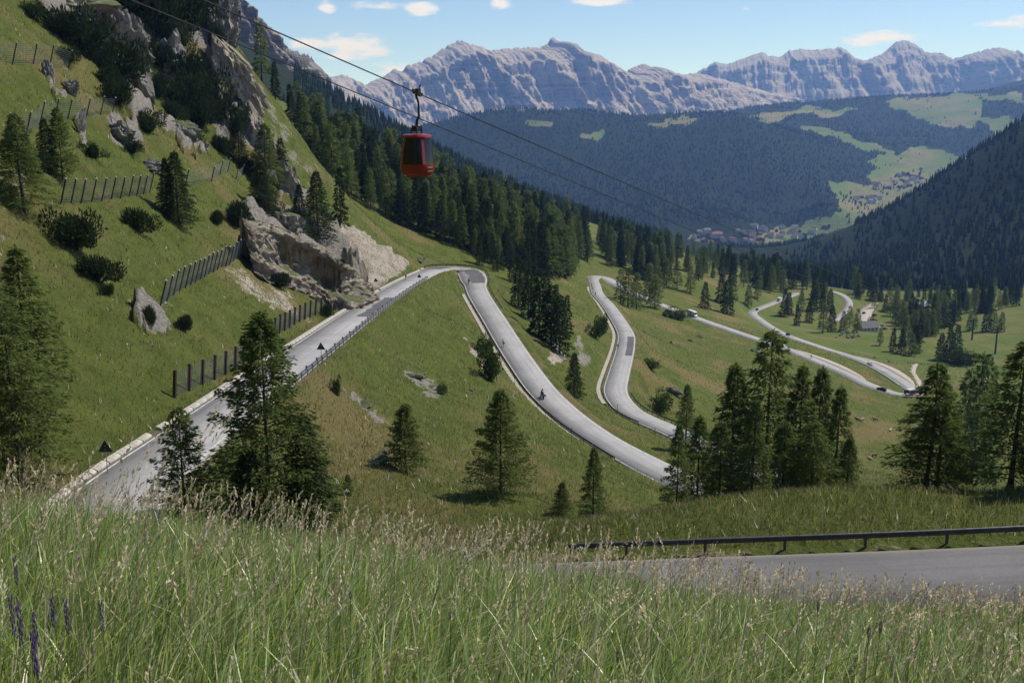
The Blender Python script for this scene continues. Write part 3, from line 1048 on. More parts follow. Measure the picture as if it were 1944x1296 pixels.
# ------------------------------------------------------------------ trees
M_BARK = plain('bark', (.085, .068, .055), .95, var=.25, scale=9, bump=.6)
M_LARCH = leafy('larch_needles', (.130, .170, .048), (.165, .205, .060), (.100, .140, .044), .55)
M_SPRUCE = leafy('spruce_needles', (.030, .050, .021), (.044, .066, .026), (.036, .058, .022), .28)
M_PINE = leafy('pine_needles', (.030, .046, .020), (.042, .060, .024), (.024, .038, .018), .28)
M_LEAF = leafy('broad_leaves', (.050, .080, .022), (.070, .102, .028), (.045, .070, .022), .35)


def quads_mesh(c, d, n, L, Wd):
    """leaf quads: centres c, directions d, side vectors n, lengths L, widths Wd (diamond shaped)"""
    d = d * L[:, None]
    n = n * Wd[:, None]
    V = np.stack([c, c + d * .45 + n * .5, c + d, c + d * .45 - n * .5], 1).reshape(-1, 3)
    Fq = np.arange(len(c) * 4).reshape(-1, 4)
    return V, Fq


def unit(a):
    return a / (np.linalg.norm(a, axis=-1, keepdims=True) + 1e-9)


def conifer(Ht, R, nb, nl, ll, lw, seed, droop=.35, up=.18, bare=.08, power=.85, low=.0, gap=.0, hang=.35, spread=.34, stem=.014):
    rg = np.random.default_rng(seed)
    mb = MB()
    bend = rg.normal(0, .006 * Ht, 2)
    hs = np.linspace(0, 1, 9)

    def axis(h):
        return np.array([bend[0] * math.sin(h * 3), bend[1] * math.sin(h * 2.3), h * Ht])
    mb.tube([axis(h) for h in hs], [max(Ht * stem * (1 - h) ** .8 * (1.5 if i == 0 else 1), .008) for i, h in enumerate(hs)], 7)
    cs, ds, ns, Ls, Ws = [], [], [], [], []
    ga = rg.random() * 6
    for i in range(nb):
        h = bare + (1 - bare) * ((i + rg.random()) / nb) ** .9
        if rg.random() < gap:
            continue
        prof = (1 - h) ** power * (1 - low * max(0, (.3 - h) / .3))
        L = R * prof * rg.uniform(.65, 1.15) + .035 * R
        ga += 2.4 + rg.normal(0, .3)
        o = np.array([math.cos(ga), math.sin(ga), 0])
        side = np.array([-o[1], o[0], 0])
        base = axis(min(h, .985))
        upk = up + .5 * max(0, h - .7)
        dr = droop * (1 - h * .5)

        def at(t):
            return base + o * L * t + np.array([0, 0, 1]) * L * (upk * t - dr * t * t)
        if L > .25 * R or i % 3 == 0:
            mb.tube([at(0), at(.5), at(.95)], [Ht * stem * .28 * (1 - h) + .012, Ht * stem * .16 * (1 - h) + .008, .005], 3, False)
        k = max(3, int(nl * (.35 + L / R)))
        t = rg.uniform(.10, 1.0, k) ** .8
        lat = rg.normal(0, 1, k) * spread * L * (1.05 - t) ** .7
        c = base + np.outer(t * L, o) + np.outer(lat, side)
        c[:, 2] += L * (upk * t - dr * t * t) - np.abs(lat) * .25 + rg.normal(0, .03 * R, k)
        d = unit(np.outer(rg.uniform(.4, 1, k), o) + np.outer(np.sign(lat) * rg.uniform(.1, .9, k), side) + np.outer(-rg.uniform(-.25, 1.0, k) * hang * 2, [0, 0, 1]))
        nn = unit(np.cross(d, rg.normal(0, 1, (k, 3))))
        cs.append(c); ds.append(d); ns.append(nn)
        Ls.append(ll * rg.uniform(.6, 1.4, k)); Ws.append(lw * rg.uniform(.6, 1.4, k))
    # leader
    k = int(nl * .8)
    z = rg.uniform(.93, 1.01, k)
    c = np.array([axis(a) for a in z])
    d = unit(rg.normal(0, .6, (k, 3)) + [0, 0, .9])
    cs.append(c); ds.append(d); ns.append(unit(np.cross(d, rg.normal(0, 1, (k, 3)))))
    Ls.append(ll * .7 * rg.uniform(.6, 1.2, k)); Ws.append(lw * .7 * np.ones(k))
    return mb, quads_mesh(*(np.concatenate(a) for a in (cs, ds, ns, Ls, Ws)))


def tree_protos(specs, mat, nm):
    out = []
    for s in specs:
        Ht = s[0]
        mb, (V, Fq) = conifer(*s[:-1], **s[-1])
        out.append((Ht, mb.mesh(nm + '_trunk', M_BARK), mesh_np(nm + '_crown', V, Fq, mat)))
    return out


NL = tree_protos([(12, 3.3, 120, 100, .32, .085, 1, dict(hang=.42, droop=.30, gap=.14, spread=.28)), (12, 3.0, 110, 100, .32, .085, 2, dict(hang=.42, droop=.25, gap=.2, bare=.12, spread=.28)),
                  (12, 3.6, 115, 115, .34, .085, 3, dict(hang=.35, droop=.36, gap=.15, power=.7, spread=.26)), (12, 3.7, 105, 115, .32, .085, 4, dict(hang=.45, droop=.36, gap=.24, power=.62, bare=.14, spread=.26))], M_LARCH, 'larch')
YL = tree_protos([(6, 2.1, 120, 85, .24, .065, 31, dict(hang=.2, droop=.15, up=.42, gap=.25, power=.75, spread=.22)), (6, 2.3, 130, 85, .24, .07, 32, dict(hang=.2, droop=.2, up=.35, gap=.2, power=.7, spread=.24)),
                  (9, 3.6, 170, 130, .26, .075, 33, dict(hang=.15, droop=.16, up=.38, gap=.22, power=.70, spread=.20, bare=.03))], M_LARCH, 'young_larch')
NS = tree_protos([(12, 2.6, 150, 60, .34, .10, 11, dict(hang=.4, droop=.4, up=.12, bare=.03)), (12, 2.9, 150, 60, .34, .10, 12, dict(hang=.4, droop=.5, up=.2, bare=.02, power=.75))], M_SPRUCE, 'spruce')
FL = tree_protos([(18, 3.4, 62, 24, .95, .30, 21, dict(hang=.55, droop=.35, bare=.10, power=.62, gap=.1)), (18, 3.1, 62, 24, .95, .30, 22, dict(hang=.55, droop=.3, bare=.14, power=.55, gap=.14)),
                  (18, 3.8, 66, 24, 1.0, .32, 23, dict(hang=.5, droop=.45, bare=.06, power=.7))], M_LARCH, 'forest_larch')
FS = tree_protos([(18, 3.2, 70, 26, .95, .34, 26, dict(hang=.5, droop=.5, bare=.04, power=.8)), (18, 2.7, 70, 26, .9, .32, 27, dict(hang=.5, droop=.45, bare=.05, power=.75)),
                  (18, 3.6, 72, 26, 1.0, .34, 28, dict(hang=.45, droop=.55, bare=.03, power=.7))], M_SPRUCE, 'forest_spruce')


def place_tree(kind, protos, pos, ht, label, group=None, cat='tree', wide=1.0, k=None):
    Ht, tr, cr = protos[(k if k is not None else random.randrange(len(protos))) % len(protos)]
    e = empty(kind, pos, random.uniform(0, 6.28))
    s = ht / Ht
    e.scale = (s * wide, s * wide, s)
    a = obj('trunk', tr, e)
    c = obj('crown', cr, e)
    tag(e, label, cat, group)
    return e


def tree_at(kind, protos, u, Y, vtop, label, group=None, wide=1.0, k=None, sink=.1):
    d = ray(u, 648)
    x = d[0] * Y / d[1]
    # keep the crown over the pixel column: the column bends with height only a little
    z = Hs(x, Y)
    q = PY(u, vtop, Y)
    x = q[0]
    z = Hs(x, Y)
    return place_tree(kind, protos, (x, Y, z - sink), q[2] - z + sink, label, group, 'tree', wide, k)


def tree_px(kind, protos, u, vb, vt, label, group=None, wide=1.0, k=None, ymin=52):
    g = G(u, vb, ymin)
    if g is None:
        return None
    q = PY(u, vt, g[1])
    return place_tree(kind, protos, (g[0], g[1], g[2] - .15), q[2] - g[2] + .15, label, group, 'tree', wide, k)


# trees on the slope just below the near road
tree_at('larch_tree', YL, 492, 59, 598, 'tall thin young larch with bare upswept branches standing in front of the guarded straight', None, .82, 2)
tree_at('larch_tree', YL, 338, 58, 775, 'small sparse larch beside the asphalt below the triangular sign', None, 1.0, 0)
tree_at('pine_tree', NS, 575, 60, 790, 'dense dark bushy pine at the foot of the thin young larch', None, 1.35, 1)
tree_at('pine_tree', NS, 470, 57, 850, 'low dark bushy pine tucked under the thin young larch', None, 1.9, 0)
tree_at('larch_tree', YL, 768, 86, 768, 'small dark larch alone on the grass slope beside a pale flat rock', None, .95, 1)
tree_at('larch_tree', YL, 950, 79, 742, 'medium larch with spreading branches in the middle of the grass slope', None, .9, 2)
tree_at('larch_tree', NL, 1128, 72, 850, 'narrow cone shaped young larch on the lower grass slope', None, 1.0, 0)
tree_at('larch_tree', YL, 1068, 74, 915, 'knee high larch sapling beside the narrow cone shaped larch', None, 1.0, 1)
tree_at('larch_tree', YL, 660, 72, 900, 'tiny larch sapling below the bushy dark pine', None, 1.0, 0)
grp = 'larches in the clump beyond the near guardrail'
CLUMP = ['slim larch at the road end of the clump, in front of the asphalt', 'thin larch just inside the road end of the clump beyond the guardrail', 'tall pointed larch on the road side of the tallest one in the clump', 'leafy larch directly in front of the tallest one in the clump',
         'broad low larch at the foot of the tall pointed one in the clump', 'tall slender larch right beside the tallest one on its meadow side', 'slender larch second from the tallest one on its meadow side', 'medium larch at the meadow end of the clump beyond the guardrail', 'broad low larch filling the middle of the clump below the tallest one', 'wide low larch under the slender ones of the clump', 'short larch at the very meadow edge of the clump, nearest the cows']
for i, (u, Y, vt, w, k) in enumerate(((1290, 78, 805, .9, 1), (1330, 84, 790, 1.0, 0), (1398, 88, 692, .95, 0), (1436, 80, 760, 1.0, 1), (1372, 80, 800, 1.05, 2), (1525, 90, 694, .9, 1), (1563, 92, 700, .9, 0), (1598, 88, 735, .95, 1), (1490, 84, 800, 1.1, 2), (1548, 83, 800, 1.15, 3), (1615, 84, 830, 1.0, 0))):
    tree_at('larch_tree', NL, u, Y, vt, CLUMP[i], grp, w, k)
tree_at('larch_tree', NL, 1468, 90, 630, 'tallest larch of the clump beyond the near guardrail, with drooping top', None, .95, 3)
tree_at('larch_tree', NL, 1777, 62.5, 690, 'twin trunked broad larch on the mound behind the guardrail, taller stem', None, 1.25, 2, .12)
tree_at('larch_tree', NL, 1797, 63, 735, 'twin trunked broad larch on the mound behind the guardrail, shorter stem', None, 1.25, 3, .12)
tree_at('larch_tree', NL, 1948, 60, 650, 'big dark larch behind the guardrail casting shade on the near road', None, 1.35, 2)
tree_at('larch_tree', NL, 2090, 58, 520, 'very tall larch behind the guardrail beyond the big dark one', None, 1.2, 0)
tree_at('larch_tree', NL, 1306, 175, 730, 'lone slim larch above the railed bend of the third road leg', None, 1.0, 0)
for u, Y, vt in ((1868, 250, 672), (1880, 262, 680), (1845, 258, 700)):
    tree_at('larch_tree', FL, u, Y, vt, 'larch with bare lower stem on the meadow edge past the twin trunked larch', 'larches on the meadow edge', .8)
# dark trees beside the road on the left
for u, Y, vt, w in ((28, 70, 470, 1.5), (-60, 66, 430, 1.5), (75, 82, 590, 1.2), (10, 62, 640, 1.6), (62, 66, 690, 1.4)):
    tree_at('larch_tree', NL, u, Y, vt, 'large shady larch on the steep bank above the triangular sign', 'larches on the bank above the sign', w)
# trees on the mountainside
for u, vb, vt, w, P, lab in (
    (340, 425, 288, 1.35, NS, 'broad dark spruce breaking the line of the long middle net fence'), (318, 410, 300, 1.1, NS, 'slim dark spruce leaning against the broad one at the net fence'),
    (455, 312, 222, 1.3, NS, 'stout dark spruce with cast shadow below the upper cliff'), (508, 360, 235, 1.25, NL, 'feathery larch on the edge of the rocky spur'), (497, 408, 306, 1.5, NS, 'wide bushy spruce on the grass above the overhanging rock'),
    (48, 405, 215, 1.25, NL, 'tall larch in front of the broken second net fence'), (120, 345, 205, .75, YL, 'dead looking thin larch among the second net fence posts'), (92, 330, 225, 1.2, NS, 'dark spruce beside the thin larch at the second net fence'),
    (605, 455, 325, 1.25, NS, 'large dark pine crowning the overhanging rock'), (648, 428, 318, 1.0, FS, 'dark spruce behind the pale scarp top'), (570, 450, 350, 1.3, NS, 'bushy dark pine beside the large one over the overhang'),
    (535, 340, 262, 1.1, FS, 'spruce rising behind the edge of the rocky spur'), (1090, 752, 670, 1.25, NS, 'regular cone shaped spruce alone between second and third road leg'),
    (655, 515, 470, 1.3, NS, 'small dark pine clinging to the rock beside the pale scarp'), (672, 560, 522, 1.5, NS, 'small dark pine low on the rock beside the pale scarp')):
    tree_px('spruce_tree' if P in (NS, FS) else 'larch_tree', P, u, vb, vt, lab, None, w)
# clump between second and third leg
for u, vb, vt in ((985, 585, 500), (1003, 606, 508), (1024, 640, 512), (1046, 655, 540), (1062, 672, 560), (1076, 640, 560), (1036, 600, 515), (1014, 575, 500), (1056, 610, 540), (994, 560, 495)):
    tree_px('spruce_tree', FS, u, vb, vt, 'dark spruce in the tight clump between second and third road leg', 'spruces in the clump between the road legs', 1.15)


# ------------------------------------------------------------------ bushes
def bush_mesh(name, R, Ht, n, ll, lw, seed, mat, upright=.6, lumps=7):
    rg = np.random.default_rng(seed)
    lc = rg.normal(0, 1, (lumps, 3)) * [R * .45, R * .45, Ht * .18] + [0, 0, Ht * .45]
    lr = rg.uniform(.35, .6, lumps)
    k = rg.integers(0, lumps, n)
    d = unit(rg.normal(0, 1, (n, 3)))
    c = lc[k] + d * (lr[k] * rg.uniform(.55, 1.0, n))[:, None] * [R, R, Ht * .9]
    c[:, 2] = np.abs(c[:, 2])
    dd = unit(d * (1 - upright) + [0, 0, upright] + rg.normal(0, .3, (n, 3)))
    nn = unit(np.cross(dd, rg.normal(0, 1, (n, 3))))
    V, Fq = quads_mesh(c, dd, nn, ll * rg.uniform(.6, 1.4, n), lw * rg.uniform(.6, 1.4, n))
    mb = MB()
    for i in range(lumps):
        mb.tube([(0, 0, -.2), tuple(lc[i] * .5), tuple(lc[i])], [.05 * R, .035 * R, .015 * R], 4, False)
    return mb.mesh(name + '_stems', M_BARK), mesh_np(name + '_foliage', V, Fq, mat)


MUGO = [bush_mesh('mountain_pine', 1, 1.0, 2800, .17, .055, s, M_PINE, .6, 12) for s in (41, 42, 43)]
BROAD = [bush_mesh('shrub', 1, 1.5, 1700, .15, .10, s, M_LEAF, .3, 11) for s in (51, 52)]


def bush(kind, protos, pos, r, h, label, group=None):
    st, fo = protos[random.randrange(len(protos))]
    e = empty(kind, pos, random.uniform(0, 6.28))
    e.scale = (r, r, h)
    obj('stem', st, e)
    obj('foliage', fo, e)
    tag(e, label, 'shrub', group)


def bush_px(kind, protos, u, vb, wpx, hpx, label, group=None, ymin=52):
    g = G(u, vb, ymin)
    if g is None:
        return
    k = g[1] / F
    bush(kind, protos, (g[0], g[1], g[2] - .05), wpx / 2 * k, hpx * k * (1.0 if protos is MUGO else .62), label, group)


gm = 'dwarf mountain pines on the steep slope'
for u, vb, w, h, lab in (
    (140, 470, 100, 62, 'broad dark dwarf pine in the grass below the long net fence'), (185, 533, 76, 46, 'round dark dwarf pine alone in the grass beside white flowers'), (205, 560, 26, 20, 'little green bush under the round dwarf pine'),
    (262, 440, 62, 42, 'ragged dwarf pine among grey stones above the lowest net fence'), (455, 432, 56, 48, 'dark dwarf pine at the edge of the overhanging rock'), (412, 425, 30, 24, 'small dwarf pine in the grass near the overhanging rock'),
    (282, 622, 34, 40, 'small green bush growing beside white rubble'), (350, 628, 30, 30, 'small round bush below the lowest net fence'), (530, 545, 44, 26, 'low green bush under the overhang ledge'), (620, 600, 26, 20, 'tiny bush at the end of the brown post fence')):
    bush_px('mountain_pine_bush', MUGO, u, vb, w, h, lab)
for u, vb, w, h in ((150, 90, 120, 60), (225, 150, 110, 60), (300, 60, 110, 70), (370, 50, 80, 60), (250, 20, 100, 50), (360, 170, 70, 60), (345, 205, 80, 60), (400, 215, 70, 70), (440, 250, 60, 60), (280, 250, 60, 36), (225, 200, 60, 45), (260, 90, 70, 40), (415, 120, 40, 60), (310, 130, 60, 40),
                    (380, 240, 60, 50), (330, 100, 60, 50), (190, 130, 60, 40), (115, 70, 60, 40), (300, 20, 70, 50), (345, 20, 60, 50), (425, 60, 30, 60), (395, 20, 40, 60), (60, 35, 50, 26), (130, 120, 44, 26), (205, 165, 50, 34), (330, 230, 44, 34), (365, 275, 40, 26), (300, 185, 50, 40), (420, 290, 36, 30), (470, 330, 34, 30), (250, 290, 36, 22), (175, 300, 40, 26), (60, 330, 60, 40), (20, 300, 50, 40), (500, 395, 40, 34), (520, 420, 36, 30), (555, 430, 40, 30)):
    bush_px('mountain_pine_bush', MUGO, u, vb, w, h, 'dark dwarf pine on the rocky upper mountainside', gm)
for u, vb, w, h, lab in ((915, 672, 34, 36, 'upper green shrub beside the second road leg'), (930, 722, 46, 66, 'larger green shrub leaning out beside the second road leg'), (1254, 782, 46, 44, 'round green shrub next to a grey boulder on the meadow'),
                         (1130, 640, 30, 36, 'pale shrub on the bank of the third road leg'), (1145, 632, 26, 34, 'upright pale shrub on the bank beside the roadside wall'), (838, 748, 20, 22, 'small bush at the end of the pale stony gully'), (640, 750, 22, 36, 'small bush at the head of the pale stone line'),
                         (1285, 605, 44, 22, 'low tree-like shrub by the white camper van'), (1235, 700, 34, 18, 'low patchy shrub on the dry meadow')):
    bush_px('shrub', BROAD, u, vb, w, h, lab)

# ------------------------------------------------------------------ forests one tree at a time, largest first
FOREST = [
    ([(470, 215), (560, 250), (640, 290), (760, 345), (900, 400), (1000, 425), (1115, 452), (1118, 515), (1060, 535), (985, 520), (945, 500), (870, 470), (800, 445), (730, 415), (660, 380), (600, 340), (520, 290)], 400, (17, 27), .52),
    ([(1130, 455), (1250, 480), (1400, 508), (1560, 530), (1660, 560), (1680, 580), (1640, 572), (1570, 560), (1480, 556), (1400, 545), (1300, 535), (1230, 535), (1150, 492)], 150, (16, 25), .45),
    ([(860, 470), (960, 500), (975, 540), (940, 520), (880, 490)], 14, (10, 16), .2),
]
rf = np.random.default_rng(5)
count = {'s': 0, 'l': 0}
for poly, n, (h0, h1), larch in FOREST:
    us = [p[0] for p in poly]
    vs = [p[1] for p in poly]
    q = np.column_stack([rf.uniform(min(us), max(us), n * 8), rf.uniform(min(vs), max(vs), n * 8)])
    q = q[in_poly(q[:, 0], q[:, 1], poly)][:n * 3]
    P, ok = Gmany(q, 300)
    d, _, hw = road_near(P[:, 0], P[:, 1])
    kept = []
    for p, o, dd in zip(P, ok, d):
        if not o or dd < 8 or len(kept) >= n:
            continue
        if any((p[0] - k[0]) ** 2 + (p[1] - k[1]) ** 2 < 2.6 ** 2 for k in kept):
            continue
        kept.append(p)
        ht = rf.uniform(h0, h1) * (1 if rf.random() > .12 else .6) * min(1.0, p[1] / 470)
        if rf.random() < larch:
            place_tree('larch_tree', FL, (p[0], p[1], p[2] - .3), ht, 'mid green larch in the forest covering the slope beyond the hairpin', 'forest larches beyond the hairpin', wide=rf.uniform(.85, 1.15))
        else:
            place_tree('spruce_tree', FS, (p[0], p[1], p[2] - .3), ht, 'dark spruce in the forest covering the slope beyond the hairpin', 'forest spruces beyond the hairpin', wide=rf.uniform(.85, 1.2))
# trees standing singly on the lower meadows
gl = 'larches scattered on the lower meadows'
for u, vb, vt in ((1178, 575, 510), (1192, 583, 506), (1208, 586, 518), (1232, 572, 500), (1243, 585, 520), (1250, 560, 505), (1338, 586, 535), (1380, 596, 530), (1368, 575, 520), (1391, 580, 522), (1420, 582, 540), (1438, 566, 530), (1462, 556, 520), (1488, 600, 548), (1497, 596, 555), (1512, 618, 578), (1536, 612, 570), (1520, 600, 552),
                  (1562, 632, 575), (1578, 630, 582), (1600, 630, 590), (1627, 632, 586), (1612, 622, 580), (1545, 590, 545), (1560, 585, 545), (1575, 590, 548), (1550, 575, 535), (1670, 656, 622), (1695, 668, 622), (1710, 672, 625), (1730, 676, 632), (1740, 670, 628), (1718, 655, 600), (1735, 640, 590), (1700, 612, 570), (1715, 625, 575), (1690, 600, 565), (1725, 610, 572), (1745, 620, 575), (1680, 592, 560), (1660, 585, 556),
                  (1785, 684, 632), (1800, 684, 618), (1815, 672, 616), (1775, 630, 572), (1790, 620, 560), (1840, 628, 594), (1850, 625, 596), (1872, 630, 580), (1885, 628, 585), (1900, 630, 592), (1810, 590, 555), (1830, 588, 552), (1765, 570, 545), (1780, 612, 568), (1160, 505, 458), (1215, 515, 455), (1265, 540, 490), (1285, 548, 495), (1310, 556, 505)):
    tree_px('conifer_tree', FL if (u * 7) % 3 else FS, u, vb, vt, 'dark conifer standing on the open lower meadows', gl, 1.2, None, 300)
vp = [(1490, 552), (1560, 556), (1660, 566), (1800, 560), (1944, 560), (1944, 585), (1840, 600), (1770, 640), (1740, 655), (1690, 610), (1640, 580), (1560, 575)]
q = np.column_stack([rf.uniform(1490, 1944, 600), rf.uniform(552, 655, 600)])
q = q[in_poly(q[:, 0], q[:, 1], vp)][:150]
P, ok = Gmany(q, 400)
d, _, hw = road_near(P[:, 0], P[:, 1])
for p, o, dd in zip(P, ok, d):
    pu, pv = project(p)
    if o and dd > 9 and not (1625 < pu < 1690 and 590 < pv < 640) and not (1735 < pu < 1765 and 575 < pv < 606):
        place_tree('conifer_tree', FL if rf.random() < .5 else FS, (p[0], p[1], p[2] - .2), rf.uniform(11, 20), 'dark conifer standing on the open lower meadows', gl, wide=rf.uniform(.95, 1.3))
for u, vb, w, h in ((1808, 690, 40, 30), (1826, 692, 36, 28), (1840, 690, 34, 24), (1655, 622, 16, 20)):
    bush_px('shrub', BROAD, u, vb, w, h, 'round dark tree-like bush on the valley meadow', 'round bushes on the valley meadow', 300)


# ------------------------------------------------------------------ far woods that read as one mass
def mass_trees(name, P, hts, wid, sides, tiers, mat, seed):
    rg = np.random.default_rng(seed)
    n = len(P)
    V, Fc = [], []
    base = 0
    for t in range(tiers):
        z0 = hts * (.06 + .28 * t * 3 / tiers / 1.2)
        z1 = hts * min(1.0, .50 + .5 * (t + 1) / tiers) if t < tiers - 1 else hts
        r = wid * (1 - .27 * t * 3 / tiers)
        ang = rg.random((n, 1)) * 6.28 + np.arange(sides) / sides * 6.28
        rad = r[:, None] * rg.uniform(.65, 1.25, (n, sides))
        ring = np.stack([P[:, 0:1] + rad * np.cos(ang), P[:, 1:2] + rad * np.sin(ang), P[:, 2:3] + z0[:, None] + rg.normal(0, .03, (n, sides)) * hts[:, None]], -1)
        top = np.stack([P[:, 0], P[:, 1], P[:, 2] + z1], -1)[:, None]
        V.append(np.concatenate([ring, top], 1).reshape(-1, 3))
        b0 = base + np.arange(n)[:, None] * (sides + 1)
        i = np.arange(sides)[None]
        Fc.append(np.stack([b0 + i, b0 + (i + 1) % sides, np.broadcast_to(b0 + sides, (n, sides))], -1).reshape(-1, 3))
        base += n * (sides + 1)
    return tag(obj(name, mesh_np(name, np.concatenate(V), np.concatenate(Fc), mat)), kind='stuff')


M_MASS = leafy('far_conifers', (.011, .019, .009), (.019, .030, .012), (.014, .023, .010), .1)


def scatter_far(n, r0, r1, a0, a1, seed, keep):
    rg = np.random.default_rng(seed)
    a = np.radians(rg.uniform(a0, a1, n))
    r = np.exp(rg.uniform(math.log(r0), math.log(r1), n))
    x, y = r * np.sin(a), r * np.cos(a)
    z = HF(x, y)
    P = np.column_stack([x, y, z])
    u, v = project(P)
    return P[keep(P, u, v, r)]


def woods(P, u, v, r):
    m = soft_mask(u, v, MEADOW, 10, 26) * (r > 3200)
    m = np.maximum(m, (v > 556) & (r < 1300))
    vill = (r > 3150) & (r < 4200) & (u > 1270) & (u < 1660) & (v > 426)
    return (m < .5) & ~vill | (((m > .5) & ~vill) & (np.random.default_rng(3).random(len(u)) < .02 + .35 * (fbm(P[:, 0] / 160, P[:, 1] / 160, 3.1, 3) > .22)))


P = scatter_far(15000, 1070, 2900, -34, 34, 61, lambda P, u, v, r: (v < 553) & ~((u < 560) & (v < 190)) & ~((u > 1270) & (u < 1490) & (v - 20 * F / r < 474)) & ~((u >= 1490) & (u < 1620) & (v - 17 * F / r < 466 - (u - 1490) * .27)))
h = np.random.default_rng(1).uniform(10, 21, len(P))
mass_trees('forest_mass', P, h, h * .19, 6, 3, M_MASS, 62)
P = scatter_far(42000, 2900, 7900, -10, 33, 63, woods)
h = np.random.default_rng(2).uniform(10, 19, len(P))
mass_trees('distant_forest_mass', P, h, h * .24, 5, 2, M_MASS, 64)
# ------------------------------------------------------------------ meadow grass on the camera's bank
def attr_leaf(name, transl=.4, gloss=.0):
    b = NB(name)
    c = b.attr('col').outputs['Color']
    d = b.n('ShaderNodeBsdfDiffuse')
    t = b.n('ShaderNodeBsdfTranslucent')
    b.link(c, d.inputs['Color'])
    b.link(c, t.inputs['Color'])
    mx = b.n('ShaderNodeMixShader')
    mx.inputs[0].default_value = transl
    b.link(d.outputs[0], mx.inputs[1])
    b.link(t.outputs[0], mx.inputs[2])
    last = mx.outputs[0]
    if gloss:
        g = b.n('ShaderNodeBsdfGlossy')
        g.inputs['Roughness'].default_value = .38
        m2 = b.n('ShaderNodeMixShader')
        m2.inputs[0].default_value = gloss
        b.link(last, m2.inputs[1])
        b.link(g.outputs[0], m2.inputs[2])
        last = m2.outputs[0]
    b.link(last, b.out.inputs['Surface'])
    return b.m


M_GRASS = attr_leaf('grass_blades', .46, .05)
M_SEED = attr_leaf('seed_heads', .45)
rgg = np.random.default_rng(99)


def sample_bank(n, r0, r1, amax=33, p=1.0):
    r = (r0 ** p + (r1 ** p - r0 ** p) * rgg.random(n)) ** (1 / p)
    a = np.radians(rgg.uniform(-amax, amax, n))
    x, y = r * np.sin(a), r * np.cos(a)
    d, _, hw = road_near(x, y)
    ok = d > hw + .5
    x, y = x[ok], y[ok]
    return np.column_stack([x, y, H(x, y)])


def palette(n, cols, w):
    k = rgg.choice(len(cols), n, p=np.array(w) / sum(w))
    return np.array(cols)[k] * rgg.uniform(.4, 1.55, (n, 1))


def blades(P, L, lean, az, wd, col, segs=3):
    """tapering bent ribbons; returns verts, faces, colours"""
    n = len(P)
    hd = np.column_stack([np.cos(az), np.sin(az), np.zeros(n)])
    fa = az + np.pi / 2 + rgg.normal(0, .7, n)
    sd = np.column_stack([np.cos(fa), np.sin(fa), np.zeros(n)])
    V = []
    for i in range(segs):
        t = i / segs
        c = P + hd * (lean * L * t ** 1.8)[:, None] + np.outer(L * (t - .35 * lean * t * t), [0, 0, 1])
        w = (wd * (1 - t) ** .5 * (.75 if i == 0 else 1))[:, None]
        V += [c - sd * w / 2, c + sd * w / 2]
    V.append(P + hd * (lean * L)[:, None] + np.outer(L * (1 - .35 * lean), [0, 0, 1]))
    k = 2 * segs + 1
    V = np.stack(V, 1).reshape(-1, 3)
    b0 = np.arange(n)[:, None] * k
    q = np.concatenate([b0 + np.array([2 * i, 2 * i + 1, 2 * i + 3, 2 * i + 2]) for i in range(segs - 1)]) if segs > 1 else np.zeros((0, 4), int)
    t3 = b0 + np.array([2 * segs - 2, 2 * segs - 1, 2 * segs])
    shade = np.linspace(.75, 1.1, k)[None, :, None]
    C3 = (col[:, None, :] * np.ones((1, k, 1))).reshape(-1, 3)
    return V, [q, t3], C3


GREENS = [(.31, .40, .090), (.39, .46, .115), (.22, .33, .095), (.34, .43, .17), (.60, .54, .30), (.74, .66, .46)]
GW = [.27, .23, .17, .15, .11, .07]
allV, allQ, allT, allC = [], [], [], []
base = 0
for n, r0, r1, p, l0, l1, w0, w1, sg in ((17000, 1.5, 6.0, 1.5, .20, .58, .005, .012, 4), (38000, 5.5, 14.0, 1.2, .22, .58, .006, .013, 3), (24000, 12.0, 44.0, 1.0, .25, .5, .012, .026, 2)):
    P = sample_bank(n, r0, r1, 33, p)
    n = len(P)
    patch = fbm(P[:, 0] / 2.2, P[:, 1] / 2.2, 0.7, 3)
    L = rgg.uniform(l0, l1, n) * (1 + .35 * patch)
    L = L * (1 - .30 * smooth(.10, .42, P[:, 0] / P[:, 1]))
    wb = rgg.uniform(w0, w1, n) * np.where(rgg.random(n) < .12, 1.9, 1.0)
    az = rgg.normal(.15, 1.1, n)
    lean = np.abs(rgg.normal(.42, .28, n)).clip(.02, 1.1)
    col = palette(n, GREENS, GW)
    dry = smooth(.1, .5, fbm(P[:, 0] / 5, P[:, 1] / 5, 8.7, 3))[:, None]
    col = col * (1 - .35 * dry) + np.array([.16, .14, .065]) * .35 * dry
    V, (q, t3), c3 = blades(P - [0, 0, .03], L, lean, az, wb, col, sg)
    allV.append(V); allQ.append(q + base); allT.append(t3 + base); allC.append(c3)
    base += len(V)
tag(obj('meadow_grass', mesh_np('meadow_grass', np.concatenate(allV), [np.concatenate(allQ), np.concatenate(allT)], M_GRASS, False, {'col': np.concatenate(allC)})),
    'tall uncut meadow grass on the bank in front', 'grass', kind='stuff')

